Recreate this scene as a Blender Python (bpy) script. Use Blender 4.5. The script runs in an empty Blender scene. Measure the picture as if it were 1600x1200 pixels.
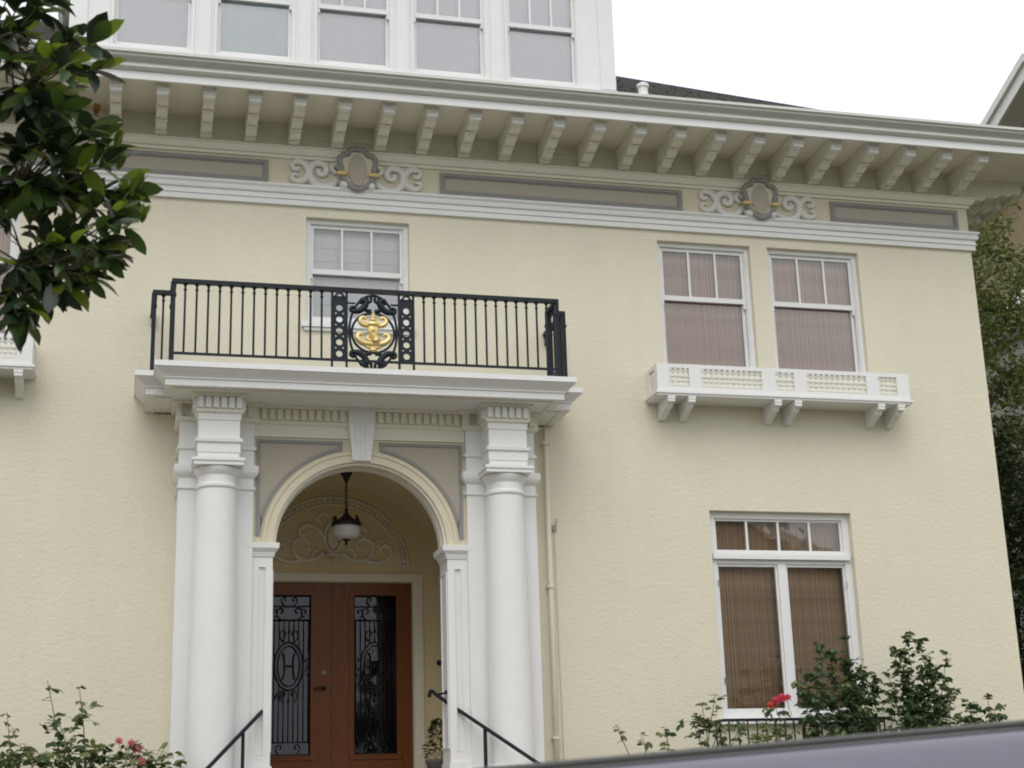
import bpy, math, random
from mathutils import Vector, Matrix
random.seed(7)
R = math.radians
sc = bpy.context.scene
COL = sc.collection

# ------------------------------------------------------------------ camera
F_PX = 2387.2
yaw, pitch, roll = R(14.411), R(16.051), R(-1.7366)
fw = Vector((math.sin(yaw)*math.cos(pitch), math.cos(yaw)*math.cos(pitch), math.sin(pitch)))
r0 = Vector((math.cos(yaw), -math.sin(yaw), 0)); u0 = r0.cross(fw)
rt = r0*math.cos(roll) + u0*math.sin(roll); up = -r0*math.sin(roll) + u0*math.cos(roll)
cd = bpy.data.cameras.new('camera'); cam = bpy.data.objects.new('camera', cd); COL.objects.link(cam)
CAM = Vector((0, -17, 0))
cam.matrix_world = Matrix(((rt.x, up.x, -fw.x, CAM.x), (rt.y, up.y, -fw.y, CAM.y), (rt.z, up.z, -fw.z, CAM.z), (0, 0, 0, 1)))
cd.sensor_width = 36; cd.lens = F_PX/1600*36; cd.clip_start = .05; cd.clip_end = 2000
cd.dof.use_dof = True; cd.dof.focus_distance = 17.5; cd.dof.aperture_fstop = 3.5
sc.camera = cam

# ------------------------------------------------------------------ sky, sun, exposure (overcast day)
SUN_EL, SUN_AZ = 52, 200          # azimuth measured from +Y, clockwise
w = bpy.data.worlds.new('World'); sc.world = w; w.use_nodes = True
nt = w.node_tree; nt.nodes.clear()
sky = nt.nodes.new('ShaderNodeTexSky'); sky.sky_type = 'NISHITA'; sky.sun_disc = False
sky.sun_elevation = R(SUN_EL); sky.sun_rotation = R(SUN_AZ); sky.air_density = 1.0; sky.dust_density = 4.0; sky.ozone_density = 1.0
hs = nt.nodes.new('ShaderNodeHueSaturation'); hs.inputs['Saturation'].default_value = .10
mx = nt.nodes.new('ShaderNodeMix'); mx.data_type = 'RGBA'; mx.inputs[0].default_value = .72
mx.inputs[7].default_value = (11.6, 11.75, 12.0, 1)      # the even cloud layer
bg = nt.nodes.new('ShaderNodeBackground'); bg.inputs[1].default_value = .10
wo = nt.nodes.new('ShaderNodeOutputWorld')
nt.links.new(sky.outputs[0], hs.inputs['Color']); nt.links.new(hs.outputs[0], mx.inputs[6])
nt.links.new(mx.outputs[2], bg.inputs[0]); nt.links.new(bg.outputs[0], wo.inputs[0])
sd = bpy.data.lights.new('sun', 'SUN'); sd.energy = .8; sd.angle = R(40); sd.color = (1, .97, .93)
sun = bpy.data.objects.new('sun', sd); COL.objects.link(sun)
sv = Vector((math.sin(R(SUN_AZ))*math.cos(R(SUN_EL)), math.cos(R(SUN_AZ))*math.cos(R(SUN_EL)), math.sin(R(SUN_EL))))
sun.rotation_euler = sv.to_track_quat('Z', 'Y').to_euler()
sc.view_settings.view_transform = 'Standard'; sc.view_settings.look = 'None'
sc.view_settings.exposure = .30; sc.view_settings.gamma = 1; sc.view_settings.use_curve_mapping = False
sc.render.engine = 'CYCLES'
sc.cycles.filter_width = 1.9
sc.cycles.max_bounces = 8; sc.cycles.diffuse_bounces = 5; sc.cycles.transparent_max_bounces = 12
sc.cycles.use_denoising = True

# ------------------------------------------------------------------ materials
MATS = {}
def mat(name, col, rough=.6, spec=.4, metal=0, noise=0, nscale=8, bump=0, bscale=30, bdist=.01, coat=0, stretch=None, trans=0):
    m = bpy.data.materials.new(name); m.use_nodes = True; n = m.node_tree; b = n.nodes['Principled BSDF']
    b.inputs['Base Color'].default_value = (*col, 1); b.inputs['Roughness'].default_value = rough
    b.inputs['Specular IOR Level'].default_value = spec; b.inputs['Metallic'].default_value = metal
    b.inputs['Coat Weight'].default_value = coat
    tc = n.nodes.new('ShaderNodeTexCoord'); mp = n.nodes.new('ShaderNodeMapping')
    n.links.new(tc.outputs['Object'], mp.inputs[0])
    if stretch: mp.inputs['Scale'].default_value = stretch
    if noise:
        t = n.nodes.new('ShaderNodeTexNoise'); t.inputs['Scale'].default_value = nscale; t.inputs['Detail'].default_value = 6
        t.inputs['Roughness'].default_value = .62
        rr = n.nodes.new('ShaderNodeMapRange'); rr.inputs[3].default_value = 1-noise; rr.inputs[4].default_value = 1+noise
        mu = n.nodes.new('ShaderNodeVectorMath'); mu.operation = 'SCALE'; mu.inputs[0].default_value = col
        n.links.new(mp.outputs[0], t.inputs['Vector']); n.links.new(t.outputs['Fac'], rr.inputs[0])
        n.links.new(rr.outputs[0], mu.inputs['Scale']); n.links.new(mu.outputs[0], b.inputs['Base Color'])
    if bump:
        t2 = n.nodes.new('ShaderNodeTexNoise'); t2.inputs['Scale'].default_value = bscale; t2.inputs['Detail'].default_value = 5
        bp = n.nodes.new('ShaderNodeBump'); bp.inputs['Strength'].default_value = bump; bp.inputs['Distance'].default_value = bdist
        n.links.new(mp.outputs[0], t2.inputs['Vector']); n.links.new(t2.outputs['Fac'], bp.inputs['Height'])
        n.links.new(bp.outputs[0], b.inputs['Normal'])
    if trans:
        td = n.nodes.new('ShaderNodeBsdfTranslucent'); td.inputs[0].default_value = (col[0]*1.7, col[1]*1.7, col[2]*1.2, 1)
        ms = n.nodes.new('ShaderNodeMixShader'); ms.inputs[0].default_value = trans
        n.links.new(b.outputs[0], ms.inputs[1]); n.links.new(td.outputs[0], ms.inputs[2])
        n.links.new(ms.outputs[0], n.nodes['Material Output'].inputs[0])
    MATS[name] = m; return m

def stucco(name, col):
    m = mat(name, col, rough=.85, spec=.15); n = m.node_tree; b = n.nodes['Principled BSDF']; L = n.links.new
    tc = n.nodes.new('ShaderNodeTexCoord'); mp = n.nodes.new('ShaderNodeMapping'); mp.inputs['Scale'].default_value = (1, 1, 1.35)
    L(tc.outputs['Object'], mp.inputs[0])
    a = n.nodes.new('ShaderNodeTexNoise'); a.inputs['Scale'].default_value = 16; a.inputs['Detail'].default_value = 5; a.inputs['Distortion'].default_value = .5
    c = n.nodes.new('ShaderNodeTexNoise'); c.inputs['Scale'].default_value = 48; c.inputs['Detail'].default_value = 3
    for t in (a, c): L(mp.outputs[0], t.inputs['Vector'])
    ad = n.nodes.new('ShaderNodeMath'); ad.operation = 'MULTIPLY_ADD'; ad.inputs[1].default_value = .45
    L(c.outputs['Fac'], ad.inputs[0]); L(a.outputs['Fac'], ad.inputs[2])
    bp = n.nodes.new('ShaderNodeBump'); bp.inputs['Strength'].default_value = .28; bp.inputs['Distance'].default_value = .028
    L(ad.outputs[0], bp.inputs['Height']); L(bp.outputs[0], b.inputs['Normal'])
    d = n.nodes.new('ShaderNodeTexNoise'); d.inputs['Scale'].default_value = .9; d.inputs['Detail'].default_value = 7; d.inputs['Roughness'].default_value = .65
    L(tc.outputs['Object'], d.inputs['Vector'])
    rr = n.nodes.new('ShaderNodeMapRange'); rr.inputs[3].default_value = .88; rr.inputs[4].default_value = 1.10
    m2 = n.nodes.new('ShaderNodeMapping'); m2.inputs['Scale'].default_value = (3.2, 3.2, .22); L(tc.outputs['Object'], m2.inputs[0])
    e = n.nodes.new('ShaderNodeTexNoise'); e.inputs['Scale'].default_value = 1.0; e.inputs['Detail'].default_value = 6; e.inputs['Roughness'].default_value = .7; L(m2.outputs[0], e.inputs['Vector'])
    av = n.nodes.new('ShaderNodeMath'); av.operation = 'MULTIPLY_ADD'; av.inputs[1].default_value = .45; L(e.outputs['Fac'], av.inputs[0])
    a2 = n.nodes.new('ShaderNodeMath'); a2.operation = 'MULTIPLY'; a2.inputs[1].default_value = .55; L(d.outputs['Fac'], a2.inputs[0]); L(a2.outputs[0], av.inputs[2])
    mu = n.nodes.new('ShaderNodeVectorMath'); mu.operation = 'SCALE'; mu.inputs[0].default_value = col
    L(av.outputs[0], rr.inputs[0]); L(rr.outputs[0], mu.inputs['Scale']); L(mu.outputs[0], b.inputs['Base Color'])
    return m

def blind(name, col, col2, scale, axis='X', bands=None, rough=.8):
    """woven shade: fine stripes across, slow bands down"""
    m = mat(name, col, rough=rough, spec=.15); n = m.node_tree; b = n.nodes['Principled BSDF']; L = n.links.new
    tc = n.nodes.new('ShaderNodeTexCoord'); sp = n.nodes.new('ShaderNodeSeparateXYZ'); L(tc.outputs['Object'], sp.inputs[0])
    w0 = n.nodes.new('ShaderNodeTexNoise'); w0.noise_dimensions = '1D'; w0.inputs['Scale'].default_value = scale*1.7; w0.inputs['Detail'].default_value = 2
    L(sp.outputs[axis], w0.inputs['W'])
    sn = n.nodes.new('ShaderNodeMath'); sn.operation = 'MULTIPLY'; sn.inputs[1].default_value = scale*6.283; L(sp.outputs[axis], sn.inputs[0])
    si = n.nodes.new('ShaderNodeMath'); si.operation = 'SINE'; L(sn.outputs[0], si.inputs[0])
    wv = n.nodes.new('ShaderNodeMath'); wv.operation = 'MULTIPLY_ADD'; wv.inputs[1].default_value = .075; L(si.outputs[0], wv.inputs[0]); L(w0.outputs['Fac'], wv.inputs[2])
    w2 = n.nodes.new('ShaderNodeTexNoise'); w2.noise_dimensions = '1D'; w2.inputs['Scale'].default_value = 5; w2.inputs['Detail'].default_value = 5
    L(sp.outputs['Z'], w2.inputs['W'])
    ad = n.nodes.new('ShaderNodeMath'); ad.operation = 'MULTIPLY_ADD'; ad.inputs[1].default_value = .6; L(w2.outputs['Fac'], ad.inputs[0])
    L(wv.outputs[0], ad.inputs[2])
    rr = n.nodes.new('ShaderNodeMapRange'); rr.inputs[1].default_value = .55; rr.inputs[2].default_value = 1.05
    L(ad.outputs[0], rr.inputs[0])
    mxx = n.nodes.new('ShaderNodeMix'); mxx.data_type = 'RGBA'; mxx.inputs[6].default_value = (*col, 1); mxx.inputs[7].default_value = (*col2, 1)
    L(rr.outputs[0], mxx.inputs[0]); L(mxx.outputs[2], b.inputs['Base Color'])
    return m

def glass(name, refl=1.0, tint=(1, 1, 1)):
    m = bpy.data.materials.new(name); m.use_nodes = True; n = m.node_tree; n.nodes.clear(); L = n.links.new
    o = n.nodes.new('ShaderNodeOutputMaterial'); t = n.nodes.new('ShaderNodeBsdfTransparent'); t.inputs[0].default_value = (*tint, 1)
    g = n.nodes.new('ShaderNodeBsdfGlossy'); g.inputs['Roughness'].default_value = .015
    f = n.nodes.new('ShaderNodeFresnel'); f.inputs[0].default_value = 1.52
    tcn = n.nodes.new('ShaderNodeTexCoord'); nz = n.nodes.new('ShaderNodeTexNoise'); nz.inputs['Scale'].default_value = 2.2
    bp = n.nodes.new('ShaderNodeBump'); bp.inputs['Strength'].default_value = .05; bp.inputs['Distance'].default_value = .05
    L(tcn.outputs['Object'], nz.inputs['Vector']); L(nz.outputs['Fac'], bp.inputs['Height']); L(bp.outputs[0], g.inputs['Normal'])
    mu = n.nodes.new('ShaderNodeMath'); mu.operation = 'MULTIPLY'; mu.inputs[1].default_value = 1.45*refl; mu.use_clamp = True
    ms = n.nodes.new('ShaderNodeMixShader'); L(f.outputs[0], mu.inputs[0]); L(mu.outputs[0], ms.inputs[0])
    L(t.outputs[0], ms.inputs[1]); L(g.outputs[0], ms.inputs[2]); L(ms.outputs[0], o.inputs[0]); MATS[name] = m; return m

stucco('stucco', (.70, .66, .525))
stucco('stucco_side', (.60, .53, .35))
mat('smooth_cream', (.67, .615, .47), rough=.7, spec=.2, noise=.04, nscale=4)
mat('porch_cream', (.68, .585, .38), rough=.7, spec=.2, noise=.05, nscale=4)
mat('white', (.75, .752, .745), rough=.45, spec=.35, noise=.06, nscale=3, bump=.08, bscale=40, bdist=.004)
mat('ivory', (.75, .72, .625), rough=.55, spec=.3, noise=.05, nscale=3)
mat('gutter', (.61, .61, .575), rough=.4, spec=.4, noise=.05, nscale=2)
mat('taupe', (.43, .385, .325), rough=.7, spec=.2, noise=.04)
mat('grey_trim', (.27, .265, .255), rough=.6, spec=.3, noise=.05)
mat('relief_white', (.70, .69, .66), rough=.6, spec=.3, noise=.06, nscale=12)
mat('relief_plaster', (.70, .67, .58), rough=.7, spec=.2, noise=.08, nscale=14)
mat('iron', (.007, .011, .018), rough=.5, spec=.3, noise=.25, nscale=20)
mat('dark_iron', (.010, .010, .011), rough=.5, spec=.4)
mat('gold', (.72, .55, .25), rough=.38, metal=.6, noise=.12, nscale=25)
mat('gold_paint', (.62, .47, .18), rough=.4, metal=.3)
mat('wood', (.18, .060, .018), rough=.35, spec=.22, noise=.6, nscale=5, stretch=(14, 14, .6), coat=0)
mat('bulb_glass', (.62, .62, .60), rough=.3, spec=.4)
mat('slate', (.15, .142, .135), rough=.85, noise=.45, nscale=14, stretch=(1, 1, 3))
mat('stone', (.34, .32, .29), rough=.8, noise=.12, nscale=7, bump=.3)
mat('asphalt', (.085, .085, .085), rough=.9, noise=.25, nscale=30, bump=.3, bscale=90)
mat('concrete', (.33, .32, .30), rough=.85, noise=.12, nscale=5, bump=.2, bscale=60)
mat('earth', (.20, .16, .115), rough=.95, noise=.35, nscale=9, bump=.6, bscale=20, bdist=.05)
mat('lawn', (.07, .11, .035), rough=.95, noise=.4, nscale=20, bump=.6, bscale=60, bdist=.05)
mat('bark', (.09, .075, .06), rough=.9, noise=.35, nscale=12, bump=.7, bscale=18, bdist=.03)
mat('twig', (.10, .085, .045), rough=.8, noise=.2)
mat('rose_stem', (.09, .12, .045), rough=.7)
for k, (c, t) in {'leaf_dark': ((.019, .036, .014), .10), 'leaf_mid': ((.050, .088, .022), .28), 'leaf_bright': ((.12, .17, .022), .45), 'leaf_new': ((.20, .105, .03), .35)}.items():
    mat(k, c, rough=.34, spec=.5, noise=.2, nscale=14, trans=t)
mat('rose_leaf', (.055, .092, .042), rough=.5, spec=.35, noise=.35, nscale=6, trans=.2)
mat('rose_leaf_light', (.15, .175, .07), rough=.55, spec=.3, noise=.4, nscale=5, trans=.3)
mat('tree_leaf', (.15, .18, .06), rough=.55, spec=.3, noise=.4, nscale=1.5, trans=.3)
mat('tree_leaf_mid', (.08, .11, .04), rough=.55, spec=.3, noise=.4, nscale=1.5, trans=.3)
mat('tree_leaf_dark', (.030, .045, .018), rough=.55, spec=.3, noise=.4, nscale=1.5, trans=.2)
mat('petal_pink', (.70, .13, .24), rough=.6, spec=.2, noise=.15, nscale=40, trans=.2)
mat('petal_coral', (.66, .16, .14), rough=.6, spec=.2, noise=.15, nscale=40, trans=.2)
mat('petal_pale', (.70, .32, .40), rough=.6, spec=.2, noise=.15, nscale=40, trans=.2)
mat('terracotta', (.12, .11, .10), rough=.8, noise=.2)
mat('ochre_shingle', (.30, .235, .14), rough=.85, noise=.2, nscale=5)
mat('grey_roof', (.17, .17, .18), rough=.85, noise=.3, nscale=8)
mat('blue_grey', (.045, .06, .12), rough=.8, noise=.3, nscale=8)
mat('house_grey', (.42, .40, .37), rough=.8, noise=.1)
mat('house_tan', (.40, .31, .22), rough=.8, noise=.1)
mat('dark_room', (.02, .02, .022), rough=.9)
mat('car_paint', (.155, .152, .19), rough=.25, spec=.5, metal=.55, coat=.6)
mat('car_glass', (.012, .013, .016), rough=.05, spec=.6)
mat('roof_strip', (.10, .10, .095), rough=.6)
mat('rubber', (.02, .02, .02), rough=.7)
mat('chrome', (.6, .6, .62), rough=.2, metal=1)
mat('tail_red', (.35, .01, .01), rough=.25)
mat('lamp_clear', (.75, .75, .75), rough=.15)
blind('woven_brown', (.34, .205, .11), (.58, .40, .25), 27)
blind('woven_mauve', (.40, .245, .165), (.62, .44, .325), 27)
blind('shade_grey', (.88, .88, .93), (.90, .90, .94), 2)
blind('shade_white', (.84, .84, .86), (.87, .87, .88), 2)
blind('cloth_blue', (.76, .88, .91), (.80, .90, .92), 2)
glass('glass', 1.2); glass('glass_dormer', 2.1); glass('glass_door', .52, (.75, .78, .85))

# ------------------------------------------------------------------ mesh helpers
def catmull(pts, n=6, closed=False):
    P = [Vector(p) for p in pts]; out = []; N = len(P)
    for i in range(N if closed else N-1):
        if closed: a, b, c, d = P[i-1], P[i], P[(i+1) % N], P[(i+2) % N]
        else: a, b, c, d = P[max(i-1, 0)], P[i], P[i+1], P[min(i+2, N-1)]
        for k in range(n):
            t = k/n
            out.append(.5*((2*b)+(c-a)*t+(2*a-5*b+4*c-d)*t*t+(3*b-a-3*c+d)*t**3))
    if not closed: out.append(P[-1])
    return out

class MB:
    def __init__(s): s.v = []; s.f = []; s.m = []; s.cur = 0
    def add(s, vs, fs):
        o = len(s.v); s.v += [tuple(v) for v in vs]; s.f += [tuple(i+o for i in f) for f in fs]; s.m += [s.cur]*len(fs)
    def box(s, x0, x1, y0, y1, z0, z1):
        s.add([(x0,y0,z0),(x1,y0,z0),(x1,y1,z0),(x0,y1,z0),(x0,y0,z1),(x1,y0,z1),(x1,y1,z1),(x0,y1,z1)],
              [(0,3,2,1),(4,5,6,7),(0,1,5,4),(1,2,6,5),(2,3,7,6),(3,0,4,7)]); return s
    def quad(s, *p): s.add(p, [tuple(range(len(p)))]); return s
    def prism(s, prof, axis, a, b):
        """extrude a closed 2-D outline along an axis ('x': prof=(y,z); 'y': prof=(x,z); 'z': prof=(x,y))"""
        g = {'x': lambda p, t: (t, p[0], p[1]), 'y': lambda p, t: (p[0], t, p[1]), 'z': lambda p, t: (p[0], p[1], t)}[axis]
        n = len(prof); vs = [g(p, a) for p in prof]+[g(p, b) for p in prof]
        s.add(vs, [(i, (i+1) % n, n+(i+1) % n, n+i) for i in range(n)]+[tuple(range(n))[::-1], tuple(range(n, 2*n))]); return s
    def tube(s, pts, r, n=6, closed=False, flat=1.0, flat_axis=None):
        P = [Vector(p) for p in pts]; N = len(P); rs = r if isinstance(r, (list, tuple)) else [r]*N
        if len(rs) != N: rs = [rs[min(int(i/(N-1)*(len(rs)-1)), len(rs)-2)]*(1-((i/(N-1)*(len(rs)-1)) - min(int(i/(N-1)*(len(rs)-1)), len(rs)-2)))+rs[min(int(i/(N-1)*(len(rs)-1)), len(rs)-2)+1]*((i/(N-1)*(len(rs)-1)) - min(int(i/(N-1)*(len(rs)-1)), len(rs)-2)) for i in range(N)]
        vs = []; up_ = None
        for i in range(N):
            if closed: t = P[(i+1) % N]-P[i-1]
            else: t = P[min(i+1, N-1)]-P[max(i-1, 0)]
            t = t.normalized() if t.length > 1e-9 else Vector((0, 0, 1))
            if up_ is None: up_ = t.orthogonal().normalized()
            up_ = (up_-t*up_.dot(t)); up_ = up_.normalized() if up_.length > 1e-6 else t.orthogonal().normalized()
            b = t.cross(up_)
            for k in range(n):
                a = 2*math.pi*k/n; o = (up_*math.cos(a)+b*math.sin(a))*rs[i]
                if flat_axis is not None: o[flat_axis] *= flat
                vs.append(P[i]+o)
        fs = []
        for i in range(N if closed else N-1):
            j = (i+1) % N
            for k in range(n): fs.append((i*n+k, i*n+(k+1) % n, j*n+(k+1) % n, j*n+k))
        if not closed: fs += [tuple(range(n))[::-1], tuple(range((N-1)*n, N*n))]
        s.add(vs, fs); return s
    def lathe(s, prof, c, n=20):
        vs = []; fs = []; N = len(prof)
        for r_, z in prof:
            for k in range(n):
                a = 2*math.pi*k/n; vs.append((c[0]+r_*math.cos(a), c[1]+r_*math.sin(a), z))
        for i in range(N-1):
            for k in range(n): fs.append((i*n+k, i*n+(k+1) % n, (i+1)*n+(k+1) % n, (i+1)*n+k))
        fs += [tuple(range(n))[::-1], tuple(range((N-1)*n, N*n))]
        s.add(vs, fs); return s
    def ball(s, c, r, n=10, m=7):
        r = r if isinstance(r, (list, tuple)) else (r, r, r); vs = []; fs = []
        for i in range(m+1):
            ph = math.pi*i/m
            for k in range(n):
                a = 2*math.pi*k/n
                vs.append((c[0]+r[0]*math.sin(ph)*math.cos(a), c[1]+r[1]*math.sin(ph)*math.sin(a), c[2]-r[2]*math.cos(ph)))
        for i in range(m):
            for k in range(n): fs.append((i*n+k, i*n+(k+1) % n, (i+1)*n+(k+1) % n, (i+1)*n+k))
        s.add(vs, fs); return s
    def loft(s, plan, prof, cap0=False, cap1=False):
        """plan: CCW axis-aligned loop of (x,y); prof: list of (outward offset, z)"""
        n = len(plan)
        def off(o):
            out = []
            for i in range(n):
                a, b, c = Vector(plan[i-1]), Vector(plan[i]), Vector(plan[(i+1) % n])
                e1 = (b-a).normalized(); e2 = (c-b).normalized()
                n1 = Vector((e1.y, -e1.x)); n2 = Vector((e2.y, -e2.x)); out.append(b+(n1+n2)*o)
            return out
        vs = []
        for o, z in prof: vs += [(p.x, p.y, z) for p in off(o)]
        fs = [(i*n+k, i*n+(k+1) % n, (i+1)*n+(k+1) % n, (i+1)*n+k) for i in range(len(prof)-1) for k in range(n)]
        if cap0: fs.append(tuple(range(n))[::-1])
        if cap1: fs.append(tuple(range((len(prof)-1)*n, len(prof)*n)))
        s.add(vs, fs); return s
    def mesh(s, name, mats, smooth=False):
        me = bpy.data.meshes.new(name); me.from_pydata(s.v, [], s.f)
        for m in (mats if isinstance(mats, (list, tuple)) else [mats]): me.materials.append(MATS[m])
        me.polygons.foreach_set('material_index', s.m)
        if smooth: me.polygons.foreach_set('use_smooth', [True]*len(s.f))
        me.update(); return me
    def build(s, name, mats, parent=None, smooth=False, **kw):
        return place(s.mesh(name, mats, smooth), name, parent, **kw)

def place(me, name, parent=None, loc=None, rot=None, scale=None, **props):
    o = bpy.data.objects.new(name, me); COL.objects.link(o)
    if parent is not None:
        o.parent = parent; o.matrix_parent_inverse = WORLD_INV.get(parent.name, Matrix.Identity(4))
    if loc is not None: o.location = loc
    if rot is not None: o.rotation_euler = rot
    if scale is not None: o.scale = scale if isinstance(scale, (tuple, list)) else (scale,)*3
    for k, v in props.items(): o[k] = v
    return o
WORLD_INV = {}
def empty(name, loc, label, cat, group=None):
    o = bpy.data.objects.new(name, None); COL.objects.link(o); o.location = loc; o.empty_display_size = .2
    o['label'] = label; o['category'] = cat
    if group: o['group'] = group
    WORLD_INV[o.name] = Matrix.Translation(-Vector(loc)); return o
def smooth_by_angle(o, deg=35):
    me = o.data; me.polygons.foreach_set('use_smooth', [True]*len(me.polygons))
    me.set_sharp_from_angle(angle=R(deg)); return o

# ------------------------------------------------------------------ ground, street
GZ = -1.4
g = MB(); g.quad((-400, -400, GZ-.03), (400, -400, GZ-.03), (400, 400, GZ-.03), (-400, 400, GZ-.03)); g.build('ground', 'lawn', kind='structure')
g = MB(); g.box(-150, 150, -20.5, -11.0, GZ-.02, GZ); g.build('road', 'asphalt', kind='structure')
g = MB(); g.box(-150, 150, -10.998, -10.85, GZ-.02, GZ+.13); g.build('kerb', 'concrete', kind='structure')
g = MB()
for k in range(-14, 18): g.box(k*1.5+.006, k*1.5+1.494, -9.0, -7.3, GZ-.02, GZ+.125)
g.build('sidewalk', 'concrete', kind='structure')
g = MB(); g.prism([(-7.2, GZ-.02), (-7.2, GZ+.25), (-3, -.75), (-.01, -.55), (-.01, GZ-.02)], 'x', -14, 14); g.build('front_garden', 'earth', kind='structure')

# ------------------------------------------------------------------ the house
XC = 2.485; HL, HR, HB = -5.77, 10.74, 9.0
ZB = -.7
house = empty('house', (XC, 0, ZB), 'cream stucco two storey house with white trim, columned porch and iron balcony', 'house')
mir = lambda x: 2*XC-x
def wall_open(mb, x0, x1, z0, z1, Y, ops, depth, flip=False):
    xs = sorted({x0, x1, *[o[0] for o in ops], *[o[1] for o in ops]}); zs = sorted({z0, z1, *[o[2] for o in ops], *[o[3] for o in ops]})
    for i in range(len(xs)-1):
        for j in range(len(zs)-1):
            cx, cz = (xs[i]+xs[i+1])/2, (zs[j]+zs[j+1])/2
            if any(o[0] < cx < o[1] and o[2] < cz < o[3] for o in ops): continue
            mb.quad((xs[i], Y, zs[j]), (xs[i+1], Y, zs[j]), (xs[i+1], Y, zs[j+1]), (xs[i], Y, zs[j+1]))
    for a, b, c, d in ops:
        D = Y+depth
        mb.quad((a, Y, c), (a, Y, d), (a, D, d), (a, D, c)); mb.quad((b, Y, c), (b, D, c), (b, D, d), (b, Y, d))
        mb.quad((a, Y, d), (b, Y, d), (b, D, d), (a, D, d)); mb.quad((a, Y, c), (a, D, c), (b, D, c), (b, Y, c))
W_UP = [(6.31, 7.56, 5.30, 7.02), (7.80, 9.07, 5.30, 7.02)]
W_LOW = (6.775, 8.63, 1.10, 3.565)
W_BAL = (1.90, 3.14, 5.70, 7.025)
mm = lambda o: (mir(o[1]), mir(o[0]), o[2], o[3])
ops = W_UP+[mm(o) for o in W_UP]+[W_LOW, mm(W_LOW), W_BAL, (.70, 4.27, ZB, 4.3)]
g = MB(); wall_open(g, HL, HR, ZB, 7.9, 0, ops, .24)
g.build('front_wall', 'stucco', house)
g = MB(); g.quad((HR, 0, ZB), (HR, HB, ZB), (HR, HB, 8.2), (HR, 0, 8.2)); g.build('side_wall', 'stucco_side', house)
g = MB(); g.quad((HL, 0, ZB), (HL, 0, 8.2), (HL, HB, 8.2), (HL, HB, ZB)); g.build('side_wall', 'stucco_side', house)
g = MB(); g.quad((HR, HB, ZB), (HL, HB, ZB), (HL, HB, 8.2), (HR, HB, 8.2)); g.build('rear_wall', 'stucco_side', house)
PLAN = [(HL, 0), (HR, 0), (HR, HB), (HL, HB)]
def ring(name, m, prof, **kw):
    g = MB(); g.loft(PLAN, prof); o = g.build(name, m, house, **kw); return o
# belt course under the frieze: three stepped strips
smooth_by_angle(ring('belt_course', 'white', [(-.002, 7.150), (.045, 7.150), (.045, 7.215), (.062, 7.218), (.062, 7.238), (.050, 7.242), (.050, 7.288), (.075, 7.292), (.085, 7.318), (.085, 7.338), (.072, 7.345), (.100, 7.372), (.100, 7.395), (-.002, 7.400)]), 30)
# crown moulding above the frieze, wall above, soffit
smooth_by_angle(ring('frieze_moulding', 'ivory', [(-.002, 7.752), (.030, 7.755), (.035, 7.790), (.060, 7.795), (.085, 7.835), (.090, 7.862), (.105, 7.866), (.105, 7.888), (.016, 7.892)]), 30)
ring('soffit_wall', 'ivory', [(.016, 7.89), (.016, 8.02), (.030, 8.022), (.030, 8.06), (.016, 8.062), (.016, 8.206)])
ring('soffit', 'ivory', [(.0, 8.205), (1.02, 8.205)])
ring('fascia', 'white', [(.985, 8.225), (.985, 8.128), (1.02, 8.128), (1.02, 8.226)])
smooth_by_angle(ring('gutter', 'gutter', [(1.0, 8.228), (1.045, 8.230), (1.068, 8.242), (1.080, 8.262), (1.076, 8.284), (1.058, 8.298), (1.046, 8.302), (1.046, 8.322), (1.056, 8.348), (1.078, 8.370), (1.112, 8.384), (1.136, 8.386), (1.140, 8.390), (1.165, 8.390), (1.165, 8.425), (1.135, 8.425), (1.13, 8.36), (1.0, 8.30)]), 40)
# dark joints between gutter lengths

# bracket
def bracket_mesh():
    g = MB(); prof = [(0, 8.203), (-.86, 8.203), (-.86, 8.075)]
    for (ya, yb, za, zb) in ((-.78, -.60, 8.055, 8.030), (-.585, -.385, 8.022, 7.975), (-.37, -.19, 7.968, 7.925)):
        for k in range(6):
            t = k/5; prof.append((ya+(yb-ya)*t, za+(zb-za)*t-.035*math.sin(math.pi*t)))
    prof += [(-.16, 7.905), (-.10, 7.895), (-.016, 7.895)]
    prof = [(a, b) for a, b in prof]
    g.prism(prof, 'x', -.062, .062)
    g.box(-.082, .082, -.875, -.60, 8.150, 8.199)        # cap moulding under the soffit
    g.cur = 1; g.box(-.073, .073, -.885, -.79, 8.085, 8.150)        # nose block
    g.box(-.066, .066, -.873, -.80, 8.045, 8.085)
    g.cur = 0
    for yy, zz in ((-.595, 8.00), (-.378, 7.945), (-.175, 7.895)):
        g.box(-.067, .067, yy-.012, yy+.012, zz, zz+.10)
    return g.mesh('bracket', ['ivory', 'white'])
BM = bracket_mesh()
BR = MB()
k = 0
x = 10.53
while x > HL+.15:
    place(BM, 'bracket', house, loc=(x, -.001, 0)); x -= .5178
y = .085
while y < HB:
    place(BM, 'bracket', house, loc=(HR+.001, y, 0), rot=(0, 0, math.pi/2)); y += .5178
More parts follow.
